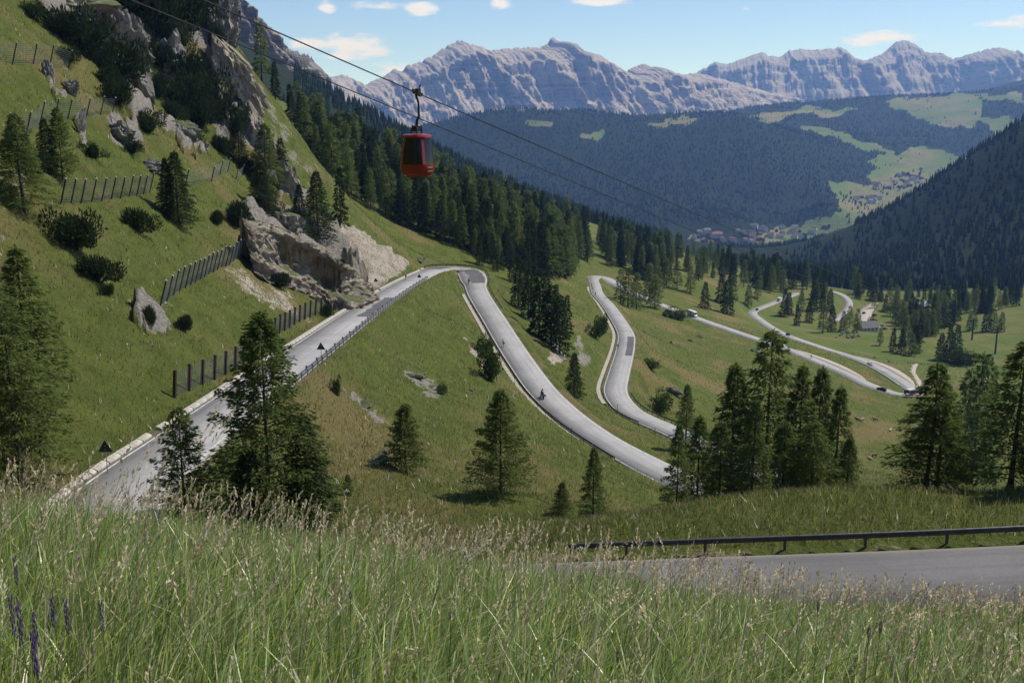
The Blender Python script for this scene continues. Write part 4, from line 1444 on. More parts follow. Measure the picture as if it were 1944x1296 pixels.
# flowering stalks with seed heads
P = np.vstack([sample_bank(420, 2.3, 5.5, 31, 1.3), sample_bank(1600, 5.0, 15.0, 31, 1.2), sample_bank(600, 14, 40, 31)])
extra = []
for u, Y in ((-40, 2.5), (-20, 2.4), (0, 2.6), (15, 2.45), (30, 2.55), (5, 2.7), (40, 2.6), (-60, 2.6), (50, 2.5), (20, 2.8), (-90, 2.6), (-120, 2.7), (60, 2.8), (80, 2.7)):
    x = (u - 972) / F * Y
    extra.append((x, Y, Hs(x, Y)))
nx0 = len(P)
P = np.vstack([P, extra])
n = len(P)
L = rgg.uniform(.55, .92, n) * (1 + .18 * fbm(P[:, 0] / 3, P[:, 1] / 3, 4.2, 2))
L = L * (1 - .15 * smooth(.10, .42, P[:, 0] / P[:, 1]))
L[nx0:] = rgg.uniform(1.2, 1.58, n - nx0)
az = rgg.normal(.2, .9, n)
az[nx0:] = rgg.normal(.1, .25, n - nx0)
lean = np.abs(rgg.normal(.22, .18, n)).clip(.02, .7)
lean[nx0:] = rgg.uniform(.18, .34, n - nx0)
dist = np.hypot(P[:, 0], P[:, 1])
wd = .0026 + .0004 * dist
V1, (q1, t1), c1 = blades(P, L, lean, az, wd, palette(n, [(.22, .24, .10), (.36, .33, .18), (.16, .20, .08)], [.4, .3, .3]), 4)
hd = np.column_stack([np.cos(az), np.sin(az), np.zeros(n)])
kinds = rgg.choice(3, n, p=[.62, .26, .12])
kinds[nx0:] = 0
hcol = np.array([(.80, .66, .46), (.52, .38, .27), (.46, .42, .22)])[kinds] * rgg.uniform(.75, 1.2, (n, 1))
Vs, Qs, Cs = [], [], []
K = 15
cs, ds, ns, Ls, Ws, cc = [], [], [], [], [], []
hl = rgg.uniform(.10, .22, n)                     # length of the head along the stalk
for j in range(K):
    t = 1.0 - (hl / L) * (j + rgg.random(n) * .6) / K
    c = P + hd * (lean * L * t ** 1.8)[:, None] + np.outer(L * (t - .35 * lean * t * t) * 1.0, [0, 0, 1])
    spread = np.where(kinds == 1, .017, .0045)
    off = unit(rgg.normal(0, 1, (n, 3)))
    c = c + off * spread[:, None] * rgg.uniform(.2, 1.2, (n, 1)) * (.4 + .6 * j / K)
    tan = unit(hd * (1.8 * lean * t ** .8)[:, None] + np.outer(1 - .7 * lean * t, [0, 0, 1]))
    d = unit(tan + off * .45)
    cs.append(c); ds.append(d); ns.append(unit(np.cross(d, rgg.normal(0, 1, (n, 3)))))
    Ls.append(rgg.uniform(.016, .030, n) * (.65 + .07 * dist)); Ws.append(rgg.uniform(.006, .011, n) * (.65 + .085 * dist)); cc.append(np.repeat(hcol * rgg.uniform(.75, 1.25, (n, 1)), 4, 0))
Vh, Qh = quads_mesh(*(np.concatenate(a) for a in (cs, ds, ns, Ls, Ws)))
Ch = np.concatenate(cc)
nb = len(V1)
tag(obj('seeding_grass', mesh_np('seeding_grass', np.vstack([V1, Vh]), [np.vstack([q1, Qh + nb]), t1], M_SEED, False, {'col': np.vstack([c1, Ch])})),
    'pale seeding grass stalks rising above the meadow bank', 'grass', kind='stuff')

# ------------------------------------------------------------------ short grass over the slopes
sel = np.where(((gy > 46) & (gy < 560) & (gu > -60) & (gu < 2000) & (gv > -60) & (dR > hR + .9) & (rock < .5)).ravel())[0]
sel = sel[(sel % nth) < nth - 1]
sel = sel[sel < len(rr) * nth - nth - 1]
n = 200000
k = rgg.choice(sel, n)
a, b_ = rgg.random((n, 1)), rgg.random((n, 1))
GV = np.stack([gx, gy, gz], -1).reshape(-1, 3)
P = (GV[k] * (1 - a) + GV[k + 1] * a) * (1 - b_) + (GV[k + nth] * (1 - a) + GV[k + nth + 1] * a) * b_
ek = earth.ravel()[k]
dist = np.hypot(P[:, 0], P[:, 1])
keep = (rgg.random(n) > ek * .7)
P, dist = P[keep], dist[keep]
n = len(P)
bigp = fbm(P[:, 0] / 9, P[:, 1] / 9, 2.9, 5, .65)[:, None] * 1.4
col = palette(n, [(.102, .132, .028), (.142, .166, .041), (.070, .100, .022), (.205, .170, .072), (.30, .235, .13), (.66, .66, .60)], [.31, .26, .19, .15, .07, .016])
col = col * (1 - smooth(0, .5, bigp) * .5) + np.array([.175, .146, .058]) * smooth(0, .5, bigp) * .5
L = rgg.uniform(.18, .55, n) * (1 + dist / 350)
V, (q, t3), c3 = blades(P - [0, 0, .04], L, np.abs(rgg.normal(.4, .3, n)).clip(0, 1), rgg.uniform(0, 6.28, n), rgg.uniform(.05, .11, n) * (.55 + dist / 220), col, 1)
tag(obj('slope_grass', mesh_np('slope_grass', V, [t3], M_GRASS, False, {'col': c3})), 'short grass covering the mountain slopes around the road', 'grass', kind='stuff')
# rough grass along the mound behind the near road
m = 15000
x = rgg.uniform(-6, 62, m); y = rgg.uniform(48.2, 66, m)
d, _, hw = road_near(x, y)
ok = d > hw + 1.0
P = np.column_stack([x[ok], y[ok], H(x[ok], y[ok])])
n = len(P)
V, (q, t3), c3 = blades(P - [0, 0, .04], rgg.uniform(.25, .65, n), np.abs(rgg.normal(.3, .2, n)), rgg.uniform(0, 6.28, n), rgg.uniform(.02, .05, n), palette(n, [(.20, .225, .05), (.25, .26, .065), (.34, .29, .12), (.50, .40, .24)], [.4, .3, .2, .1]), 2)
tag(obj('mound_grass', mesh_np('mound_grass', V, [q, t3], M_GRASS, False, {'col': c3})), 'rough uncut grass on the mound behind the near guardrail', 'grass', kind='stuff')

# flowers in the meadow
M_VIOLET = plain('violet_petals', (.16, .07, .33), .6, var=.3, scale=40)
M_WHITE_P = plain('white_petals', (.62, .60, .50), .7, var=.15, scale=40)
M_CLOVER = plain('pale_pink_petals', (.40, .30, .31), .7, var=.25, scale=40)
M_STEM = plain('flower_stem', (.075, .115, .035), .8)


def flower_proto(kind):
    rg = np.random.default_rng({'v': 5, 'w': 6, 'c': 7}[kind])
    st = MB()
    st.tube([(0, 0, 0), (.01, 0, .25), (.03, .01, .5)], [.004, .003, .002], 5)
    fl = MB()
    if kind == 'v':
        for i in range(16):
            z = .40 + i * .0072
            a = i * 2.4
            c = np.array([.028 + .013 * math.cos(a), .008 + .013 * math.sin(a), z])
            fl.lathe([(.001, -.009), (.006, -.003), (.0055, .004), (.001, .010)], 5, tuple(c))
    elif kind == 'w':
        for i in range(9):
            a = i * 2.4
            r = .012 * math.sqrt(i) * 1.6
            p = (.03 + r * math.cos(a), .01 + r * math.sin(a), .53 - r * .25)
            st.tube([(.03, .01, .47), p], .0012, 3, False)
            fl.lathe([(.001, -.004), (.011, .0), (.009, .004), (.001, .006)], 6, p)
    else:
        for i in range(20):
            a = i * 2.4
            z = i / 19
            r = .014 * math.sin(.35 + z * 2.4)
            fl.lathe([(.001, -.004), (.004, 0), (.001, .008)], 4, (.03 + r * math.cos(a), .01 + r * math.sin(a), .49 + z * .026))
    return st.mesh('flower_stem', M_STEM), fl.mesh('flower_head', {'v': M_VIOLET, 'w': M_WHITE_P, 'c': M_CLOVER}[kind])


FP = {k: flower_proto(k) for k in 'vwc'}
for kind, nm, lab, grp, spots in (
    ('v', 'vetch_flower', 'violet vetch flower spike in the grass of the bank', 'violet flower spikes in the meadow', ((20, 1140, 3.2), (42, 1150, 3.1), (58, 1170, 3.3), (62, 1205, 3.0), (100, 1138, 3.6), (122, 1140, 3.5), (190, 1148, 3.6), (30, 1062, 4.2), (60, 1215, 2.9))),
    ('w', 'umbel_flower', 'white umbel flower among the grass of the bank', 'white umbels in the meadow', ((860, 1050, 6.0), (880, 1056, 6.0), (905, 1050, 6.2), (925, 1048, 6.3), (890, 1066, 5.8), (640, 925, 9.5), (660, 940, 9.3), (1205, 990, 9), (1105, 1048, 7))),
    ('c', 'clover_flower', 'pale pink clover head among the grass of the bank', 'pink clover heads in the meadow', ((1555, 1150, 4.0), (1650, 1200, 3.6), (1180, 1250, 3.0), (660, 1130, 4.2), (1665, 1190, 3.6), (850, 1170, 3.9)))):
    for u, v, Y in spots:
        q = PY(u, v, Y)
        z0 = Hs(q[0], q[1])
        e = empty(nm, (q[0], q[1], z0), random.uniform(0, 6))
        s = max(.5, (q[2] - z0) / .5)
        e.scale = (.45, .45, s)
        obj('stem', FP[kind][0], e)
        obj('blossom', FP[kind][1], e)
        tag(e, lab, 'flower', grp)
# ------------------------------------------------------------------ roadside: guardrails, kerbs, walls, fences
M_STEEL = plain('galvanised_steel', (.34, .36, .40), .42, .75, .5, .15, 3)
M_OLDSTEEL = plain('dull_steel', (.085, .088, .098), .5, .55, .4, .2, 3)
M_RUST = plain('weathered_steel', (.075, .052, .042), .75, .3, .3, .3, 3)
M_DARK = plain('dark_steel', (.035, .035, .038), .5, .5, .4)
M_WHITE = plain('white_paint', (.72, .71, .68), .5, var=.06)
M_BLACK = plain('black_rubber', (.02, .02, .02), .8)
M_WIRE = plain('wire', (.20, .215, .23), .5, .5)
M_WOOD = plain('weathered_wood', (.17, .13, .10), .9, var=.25, scale=5)


def offset_path(i0, i1, off, step=1, zoff=0.0):
    idx = np.arange(i0, i1, step)
    off = np.broadcast_to(off, len(ROAD))[idx]
    p = ROAD[idx].copy()
    p[:, :2] += ROAD_N[idx] * off[:, None]
    p[:, 2] += zoff
    return p


def resample(p, step):
    s = np.concatenate([[0], np.cumsum(np.linalg.norm(np.diff(p, axis=0), axis=1))])
    t = np.arange(0, s[-1], step)
    return np.column_stack([np.interp(t, s, p[:, k]) for k in range(3)])


post_cache = {}


def box_mesh(name, s, mat, c=None):
    key = (name, s, mat.name)
    if key not in post_cache:
        m = MB()
        m.box(c or (0, 0, s[2] / 2), s)
        post_cache[key] = m.mesh(name, mat)
    return post_cache[key]


def guardrail(path, label, face, every=4.0, h=.72, mat=None, pmat=None, refl=0, tall=.31):
    """W-beam rail on posts; face = +1 when the beam's front looks to the left of the path"""
    mat = mat or M_STEEL
    p = resample(path, 1.0)
    N = normals2(p)
    prof = [(.0, 0), (.055, .05), (.06, .10), (.01, .15), (.01, .165), (.06, .21), (.055, .26), (0, tall)]
    e = empty('guardrail', tuple(p[0]))
    rows = []
    for a, z in prof + [(a - .012, z) for a, z in prof[::-1]]:
        q = p - p[0]
        q[:, :2] = q[:, :2] + N * (a * face)
        q[:, 2] += h - tall + z
        rows.append(q)
    rows.append(rows[0])
    k = len(rows)
    V = np.stack(rows, 1).reshape(-1, 3)
    i = (np.arange(len(p) - 1)[:, None] * k + np.arange(k - 1)[None]).ravel()
    obj('rail', mesh_np('rail', V, np.stack([i, i + k, i + k + 1, i + 1], 1), mat), e)
    ps = resample(path, every)
    Np = normals2(ps)
    pm = box_mesh('guardrail_post', (.10, .12, h + .5), pmat or mat, (0, 0, (h + .5) / 2 - .55))
    for j in range(len(ps)):
        o = obj('post', pm, e, tuple(ps[j] - p[0] + np.append(-Np[j] * face * .085, 0)))
        o.rotation_euler = (0, 0, math.atan2(Np[j][1], Np[j][0]))
    if refl:
        rm = box_mesh('reflector', (.16, .30, .16), M_DARK)
        for j in range(0, len(ps), refl):
            o = obj('reflector', rm, e, tuple(ps[j] - p[0] + np.append(Np[j] * face * .0, h + .004)))
            o.rotation_euler = (0, 0, math.atan2(Np[j][1], Np[j][0]))
    tag(e, label, 'guardrail')
    return e


i0 = int(np.argmin(np.abs(ROAD[:I_S1, 0] - 62)))
i1 = int(np.argmin(np.abs(ROAD[:I_S1, 0] - 1.5)))
guardrail(offset_path(i0, i1, -(ROAD_HW + .55)), 'grey steel guardrail along the nearest stretch of road below the grass bank', 1, 4.0, .78, M_OLDSTEEL, M_OLDSTEEL)
k0, k1 = road_index(400, 800, I_S1 - 12, I_HA), road_index(790, 528, I_S1, I_HA)
guardrail(offset_path(k0, k1, -(ROAD_HW + .35)), 'pale guardrail with dark reflectors along the long straight beside the grass slope', 1, 3.0, .80, refl=2)
guardrail(offset_path(I_HA - 6, I_HA + 32, ROAD_HW + .5), 'short guardrail round the outside of the upper hairpin', -1, 4.0, .75, M_RUST, M_RUST)
k0, k1 = I_B + 6, road_index(1190, 740, I_B, I_C)
guardrail(offset_path(k0, k1, -(ROAD_HW + .5)), 'curved brown guardrail on the bend of the third road leg above the meadow', 1, 3.0, .75, M_RUST, M_RUST)
k0, k1 = road_index(925, 575, I_HA, I_B), road_index(1215, 875, I_HA, I_B)
guardrail(offset_path(k0, k1, -(ROAD_HW + .35)), 'long weathered guardrail beside the stone strip on the second road leg', 1, 4.0, .70, M_RUST, M_RUST)
k0, k1 = road_index(1240, 805, I_B, I_C), road_index(1130, 560, I_B, I_C)
guardrail(offset_path(k0, k1, (ROAD_HW + .45)), 'winding weathered guardrail on the retaining wall of the third road leg', -1, 4.0, .70, M_RUST, M_RUST)


def wall_strip(name, path, side, w, h, depth, mat, label, cat, block):
    """low masonry wall with a coping of separate blocks"""
    p = resample(path, block)
    N = normals2(p)
    e = empty(name, tuple(p[0]))
    rows = []
    for a, z in ((0, -depth), (0, h), (w, h), (w + .15, -depth)):
        q = p - p[0]
        q[:, :2] += N * (side * a)
        q[:, 2] += z
        rows.append(q)
    if side < 0:
        rows = rows[::-1]
    V = np.stack(rows, 1).reshape(-1, 3)
    i = (np.arange(len(p) - 1)[:, None] * 4 + np.arange(3)[None]).ravel()
    obj('masonry', mesh_np('masonry', V, np.stack([i, i + 4, i + 5, i + 1], 1)[:, ::-1], mat), e)
    for j in range(0, len(p) - 1):
        d = p[j + 1] - p[j]
        L = np.linalg.norm(d)
        c = (p[j] + p[j + 1]) / 2 - p[0]
        c[:2] += N[j] * side * w * .5
        o = obj('coping_stone', box_mesh('coping_stone', (round(block * .97, 3), round(w + .08, 3), .16), M_CONC), e, tuple(c + [0, 0, h + .003]))
        o.rotation_euler = (random.uniform(-.02, .02), -math.atan2(d[2], math.hypot(d[0], d[1])), math.atan2(d[1], d[0]) + random.uniform(-.02, .02))
    tag(e, label, cat)


k0, k1 = road_index(905, 560, I_HA, I_B), road_index(1180, 858, I_HA, I_B)
wall_strip('stone_wall', offset_path(k0, k1, -(ROAD_HW + .75)), -1, .7, .10, .6, M_STONE, 'pale stone edging wall running down beside the second road leg', 'wall', 2.0)
k0, k1 = road_index(1185, 765, I_B, I_C), road_index(1128, 545, I_B, I_C)
wall_strip('retaining_wall', offset_path(k0, k1, ROAD_HW + .75), 1, .9, .10, 1.6, M_STONE, 'pale retaining wall carrying the third road leg, light coping on top', 'wall', 2.5)
k0, k1 = road_index(1722, 732, I_D), road_index(1600, 676, I_D)
wall_strip('roadside_wall', offset_path(k0, k1, ROAD_HW + .3), 1, .5, .25, .5, M_STONE, 'low wall on the lower leg just above the lowest hairpin', 'wall', 2.5)

# kerb of separate blocks on the uphill side of the long straight
kp = resample(offset_path(I_S1 - 16, I_HA - 4, ROAD_HW + .28), 2.1)
kN = normals2(kp)
e = empty('roadside_kerb', tuple(kp[0]))
km = MB()
km.loft([[(x, -.22, -.3), (x, .34, -.3), (x, .30, .26), (x, .02, .20), (x, -.20, .05)] for x in (-.98, .98)])
km = km.mesh('kerb_block', M_CONC)
for j in range(len(kp) - 1):
    if random.random() < .06:
        continue
    d = kp[j + 1] - kp[j]
    o = obj('kerb_block', km, e, tuple((kp[j] + kp[j + 1]) / 2 - kp[0]))
    o.rotation_euler = (random.uniform(-.05, .05), -math.atan2(d[2], math.hypot(d[0], d[1])), math.atan2(d[1], d[0]) + random.uniform(-.03, .03))
tag(e, 'pale kerb of concrete blocks along the uphill edge of the long straight', 'kerb')


def wires(mb, a, b, ha, hb, nh, nv, r=.012):
    """wire net between two posts: a, b feet, ha, hb post vectors"""
    a, b, ha, hb = (np.array(q, float) for q in (a, b, ha, hb))
    for i in range(nh):
        t = (i + .5) / nh
        mb.tube([a + ha * t, (a + b) / 2 + (ha + hb) / 2 * t - [0, 0, .06], b + hb * t], r, 3, False)
    for i in range(nv):
        s = (i + .5) / nv
        s2 = (i + 1.5) / nv
        f = a + (b - a) * s
        f2 = a + (b - a) * min(s2, 1)
        h = ha + (hb - ha) * s
        mb.tube([f + h * .03, f2 + h * .97], r * .8, 3, False)
        mb.tube([f2 + h * .03, f + h * .97], r * .8, 3, False)


def net_fence(feet, height, leanv, label, name='net_fence', post=(.16, .16), pmat=M_RUST, nh=7, nv=5, cap=False, r=.012, stays=True):
    feet = [np.array(f, float) for f in feet]
    o0 = feet[0]
    e = empty(name, tuple(o0))
    up = Vector((leanv[0], leanv[1], 1)).normalized()
    pm = box_mesh('fence_post', (post[0], post[1], height + .4), pmat, (0, 0, (height + .4) / 2 - .4))
    cm = box_mesh('post_cap', (post[0] * 1.25, post[1] * 1.25, .14), M_WHITE)
    q = up.to_track_quat('Z', 'X').to_euler()
    net = MB()
    uv = np.array(up)
    for i, f in enumerate(feet):
        o = obj('post', pm, e, tuple(f - o0))
        o.rotation_euler = q
        if cap:
            c = obj('cap', cm, o, (0, 0, height + .003))
        if stays and i % 2 == 0:
            sm = MB()
            sm.tube([f - o0 + uv * height, f - o0 + np.array([-leanv[0] * 3 - .8, 0, .9 if leanv[0] > .05 else -.2])], .012, 3, False)
            sm.build('stay_cable', M_WIRE, e)
        if i:
            wires(net, feet[i - 1] - o0, f - o0, uv * height * .97, uv * height * .97, nh, nv, r)
    net.build('wire_net', M_WIRE, e)
    tag(e, label, 'fence')


xs = np.linspace(90, 164, 21)
feet = []
for i, Y in enumerate(xs):
    Y = 90 + (164 - 90) * (i / 20) ** 1.0
    j = int(np.argmin(np.abs(ROAD[I_S1 - 20:I_HA, 1] - Y))) + I_S1 - 20
    x = ROAD[j, 0] - ROAD_HW[j] - 2.7 + .6 * math.sin(i * .3)
    feet.append((x, Y, Hs(x, Y) - .05))
net_fence(feet, 2.7, (.10, -.02), 'brown steel post fence with wire netting on the verge of the long straight', 'rockfall_fence', (.26, .26), nh=12, nv=7, r=.012)


def px_feet(pts, n):
    P = np.array([G(u, v, 52) for u, v in pts])
    return resample(P, np.linalg.norm(np.diff(P, axis=0), axis=1).sum() / (n - .5))[:n] if n else P


def fence_row(pts, n, h, lean, label, r=.014):
    P = np.array([G(u, v, 52) for u, v in pts])
    L = np.linalg.norm(np.diff(P, axis=0), axis=1).sum()
    p = resample(P, L / (n - 1) * .999)
    p[:, 2] = H(p[:, 0], p[:, 1])
    net_fence(p, h, lean, label, 'avalanche_fence', (.14, .14), M_DARK, 10, 7, True, r)


fence_row([(-25, 118), (20, 122), (75, 124), (112, 126), (130, 132)], 5, 3.2, (.3, 0), 'highest row of slanted net fence posts near the ridge scree')
fence_row([(10, 262), (45, 258), (66, 240), (140, 225), (172, 222), (212, 219)], 8, 3.0, (.32, 0), 'broken second row of slanted net fence on the green slope')
fence_row([(115, 388), (150, 386), (200, 380), (250, 372), (284, 366)], 11, 3.0, (.30, 0), 'long middle net fence of closely set slanted posts, open section')
fence_row([(352, 352), (400, 345), (458, 336)], 6, 2.8, (.30, 0), 'continuation of the middle net fence past the broad dark spruce')
fence_row([(304, 582), (350, 548), (400, 518), (462, 486)], 19, 3.0, (.30, 0), 'lowest slanted net fence leading up to the overhanging rock')


# ------------------------------------------------------------------ rocks
def rock_mat(name, c1, c2, c3, sc):
    b = NB(name)
    n1 = b.noise(sc, 6, .65)
    n2 = b.noise(sc * 5, 5, .7)
    c = b.mix(b.ramp(n1, .35, .65), c1, c2)
    c = b.mix(b.ramp(n2, .5, .72, 0, .8), c, c3)
    geo = b.n('ShaderNodeNewGeometry')
    sp = b.n('ShaderNodeSeparateXYZ')
    b.link(geo.outputs['Normal'], sp.inputs[0])
    c = b.mix(b.ramp(b.math('ADD', sp.outputs['Z'], b.math('MULTIPLY', b.math('SUBTRACT', n1, .5), 1.1)), .62, .85, 0, .9), c, (.075, .095, .03))
    return b.principled(c, .95, b.bump(b.math('ADD', n1, n2), .9, .5 / sc * .3), spec=.15)


M_ROCK = rock_mat('grey_rock', (.10, .092, .085), (.30, .275, .25), (.20, .17, .14), .5)
M_ROCKW = rock_mat('pale_rock', (.18, .148, .118), (.42, .365, .31), (.28, .215, .155), .45)


def rock_mesh(name, seed, mat, sub=4, rough=.5, sq=1.0):
    bm = bmesh.new()
    bmesh.ops.create_icosphere(bm, subdivisions=sub, radius=1)
    co = np.array([v.co for v in bm.verts])
    n = fbm(co[:, 0] * 1.5 + seed, co[:, 1] * 1.5, co[:, 2] * 1.5, 3) * rough + fbm(co[:, 0] * 3.7, co[:, 1] * 3.7 + seed, co[:, 2] * 5.5, 5, .68, True) * rough * .62
    co = co * (1 + n)[:, None]
    # broken into blocks: every block has its own face and stands out by its own amount
    rw = np.random.default_rng(int(seed * 7) + 1)
    nc_ = 26 if sub < 4 else 180
    fp = unit(rw.normal(0, 1, (nc_, 3)))
    dirs = unit(co)
    jd = unit(dirs + .10 * np.stack([fbm(dirs[:, 0] * 4 + k, dirs[:, 1] * 4, dirs[:, 2] * 4 + seed, 3) for k in (1, 5, 9)], 1))
    cell = (jd @ fp.T).argmax(1)
    hgt_ = rw.uniform(.80, 1.12, nc_)
    tiltn = unit(fp + rw.normal(0, .22, (nc_, 3)))
    plane = hgt_[cell] * (fp * tiltn).sum(1)[cell] / np.clip((dirs * tiltn[cell]).sum(1), .45, 1)
    co = co * (plane / 1.0)[:, None]
    # flat cleavage faces
    rg = np.random.default_rng(int(seed * 10))
    for _ in range(4):
        d = unit(rg.normal(0, 1, 3))
        h = co @ d
        lim = rg.uniform(.6, .95)
        co -= np.outer(np.maximum(h - lim, 0) * .85, d)
    for v, c in zip(bm.verts, co):
        v.co = c
    me = bpy.data.meshes.new(name)
    bm.to_mesh(me)
    bm.free()
    me.materials.append(mat)
    return me


def rock_px(name, u, v, w, h, seed, mat, label, sub=3, ymin=52, sinkf=.35, deep=.8, rough=.5, cat='rock', group=None):
    g = G(u, v, ymin)
    k = g[1] / F
    o = obj(name, rock_mesh(name, seed, mat, sub, rough), None, (g[0], g[1], g[2] + h * k * (.5 - sinkf)))
    o.scale = (w * k / 2, w * k / 2 * deep, h * k / 2)
    o.rotation_euler = (random.uniform(-.25, .25), random.uniform(-.3, .1), random.uniform(0, 6.28) if w < 30 else random.uniform(-.4, .4))
    tag(o, label, cat, group)


# outcrop with the overhang and hollow: a lofted wall of rock along the slope foot
bp = np.array([G(u, v, 150) for u, v in ((462, 500), (490, 522), (530, 530), (575, 548), (620, 572), (655, 588), (688, 582), (705, 570))])
bp = resample(bp, .45)
bp[:, :2] = np.column_stack([np.convolve(np.pad(bp[:, k], 8, 'edge'), np.ones(17) / 17, 'valid') for k in (0, 1)])
bn = -normals2(bp)
if (bn.mean(0) @ np.array([.8, -.6])) < 0:
    bn = -bn
s = np.linspace(0, 1, len(bp))
hs = np.linspace(-1.5, 20, 64)
cave = np.sin(np.clip((s - .16) / .62, 0, 1) * np.pi) ** .6
rows = []
for hh in hs:
    prof = np.interp(hh, [-1.5, 0, 2.2, 3.0, 4.2, 6.5, 8.3, 9.2, 12, 14, 17, 20], [1.6, 1.3, .9, .3, -.2, -.8, -1.8, -2.4, -4.2, -6.5, -12, -19])
    cav = np.interp(hh, [1.8, 3.0, 4.5, 6.8, 8.2, 8.9], [0, -1.9, -2.9, -2.6, -1.4, 0]) * cave
    lip = np.interp(hh, [7.8, 8.8, 10.2, 12], [0, 1.1, 1.0, 0]) * cave
    rg_ = fbm(s * 14, hh / 3.0, 2.0, 5, .55, True) * 1.15 + fbm(s * 34, hh / 1.1, 5.0, 4, .6) * .5
    top = (.72 + .28 * np.sin(s * 3.0 + .3)) - .22 * s
    rg_ = rg_ + fbm(s * 90, hh / .55, 7.0, 3, .6, True) * .30 + .45 * np.round(2.2 * fbm(s * 26 + hh * .1, hh / 1.7, 9.0, 3)) + .22 * np.random.default_rng(int(hh * 100) + 500).normal(0, 1, len(s))
    off = prof + cav + lip + rg_
    q = bp.copy()
    q[:, :2] += bn * off[:, None]
    q[:, 2] += hh * np.clip(top, .4, 1)
    if hh > 10.5:
        g_ = H(q[:, 0], q[:, 1]) - .6 + .5 * fbm(s * 9, hh, 3.3, 3)
        q[:, 2] = np.minimum(q[:, 2], g_ + 2.2 * max(0, 1 - (hh - 10.5) / 3.0))
    rows.append(q)
V = np.array(rows).reshape(-1, 3)
nc = len(bp)
ii = np.arange((len(hs) - 1) * nc).reshape(len(hs) - 1, nc)[:, :-1].ravel()
ro = obj('rock_outcrop', mesh_np('rock_outcrop', V, np.stack([ii, ii + 1, ii + nc + 1, ii + nc], 1), M_ROCKW))
tag(ro, 'overhanging pale rock face with a dark hollow above the long straight', 'rock')
rock_px('rock_outcrop', 492, 500, 62, 120, 3.1, M_ROCK, 'rounded grey rock pillar at the end of the lowest net fence', 4, 150, .25, .9, .35)
rock_px('rock_outcrop', 545, 440, 60, 62, 5.7, M_ROCK, 'grey rock knob with grass on top above the hollow', 4, 150, .3, .9, .4)
rock_px('rock_outcrop', 672, 560, 44, 120, 8.3, M_ROCKW, 'pale rock rib standing beside the white scarp', 4, 150, .3, .7, .45)
for u, v, w, h, sd, lab in ((238, 110, 70, 110, 11.1, 'grey crag below the ridge scree among dwarf pines'), (272, 190, 44, 110, 12.3, 'narrow upright grey crag on the mountainside'), (95, 150, 24, 50, 13.1, 'small grey crag under the highest net fence'), (135, 178, 34, 34, 14.4, 'slanting grey crag with grass between the upper net fences'),
                           (420, 90, 56, 110, 15.2, 'high crag on the skyline spur'), (452, 180, 70, 150, 16.8, 'large tan cliff below the skyline spur'), (485, 270, 40, 100, 17.7, 'tan cliff foot at the edge of the forest'), (232, 262, 44, 36, 18.2, 'grey rock step in the grass by the second net fence'),
                           (345, 265, 52, 50, 19.1, 'dark slanting rock step on the green slope'), (378, 285, 34, 30, 20.5, 'small dark rock step under the slanting one'), (155, 255, 16, 56, 21.5, 'thin rock rib beside the thin larch'), (160, 30, 110, 50, 22.6, 'broad pale scree crag at the top of the mountainside'),
                           (530, 330, 30, 70, 23.4, 'rock rib half hidden by the larch on the spur'), (975, 460, 34, 70, 24.4, 'grey crag among the forest above the hairpin'), (285, 320, 40, 26, 25.3, 'low rock step in the grass above the broad dark spruce'), (325, 130, 50, 80, 26.3, 'grey crag between dwarf pines under the skyline spur'), (415, 225, 40, 90, 27.2, 'tan crag with grass ledges below the large tan cliff'), (198, 105, 40, 44, 28.1, 'grey crag beside the highest dwarf pines'), (300, 62, 60, 40, 29.6, 'broken grey crag near the top of the mountainside'), (552, 372, 40, 80, 30.4, 'pale rock rib running down the spur above the overhang')):
    rock_px('rock_crag', u, v, w, h, sd, M_ROCKW if 'tan' in lab or 'pale' in lab else M_ROCK, lab, 5 if h > 90 else 4, 60, .3, .8, .55)
for u, v, w, h, sd, lab in ((1278, 746, 26, 20, 31.1, 'big grey boulder beside the round shrub'), (1312, 648, 10, 7, 32.2, 'small pale boulder on the dry meadow'), (1275, 652, 7, 8, 33.7, 'small upright boulder on the dry meadow'), (1434, 667, 22, 9, 34.1, 'flat cluster of stones by the fourth road leg'), (716, 878, 40, 18, 35.2, 'flat pale rock slab on the grass slope'),
                           (1327, 640, 10, 6, 36.2, 'low pale stone on the upper dry meadow'), (797, 495, 18, 8, 37.1, 'grey boulder at the roadside just before the upper hairpin'), (270, 592, 34, 30, 38.3, 'white broken rock below the lowest net fence'), (310, 625, 30, 14, 39.9, 'white slab of rubble in the grass'), (285, 655, 12, 8, 40.7, 'small white stone on the bare patch'),
                           (690, 768, 40, 8, 42.5, 'thin pale rock line on the grass slope'), (790, 715, 40, 12, 43.5, 'pale stony gully head on the grass slope'), (820, 738, 36, 12, 44.5, 'pale stony gully foot on the grass slope'), (895, 742, 14, 7, 45.1, 'pale stone beside the second road leg'), (946, 553, 6, 5, 46.1, 'white stone above the second road leg'),
                           (1690, 688, 10, 4, 47.1, 'white stone on the meadow by the lay-by'), (1660, 680, 8, 4, 48.1, 'pale stone beside the lay-by')):
    rock_px('boulder', u, v, w, h, sd, M_ROCKW if ('white' in lab or 'pale' in lab) else M_ROCK, lab, 3, 52, .3, .8, .5)
rg6 = np.random.default_rng(66)
for i in range(26):                                            # rubble heap by the hut
    u, v = rg6.uniform(1588, 1634), rg6.uniform(626, 642)
    rock_px('rubble_stone', u, v, rg6.uniform(4, 9), rg6.uniform(3, 6), 50 + i * 1.3, M_ROCKW, 'broken white stone in the rubble heap by the hut', 2, 300, .2, .8, .5, 'stone', 'rubble heap by the hut')


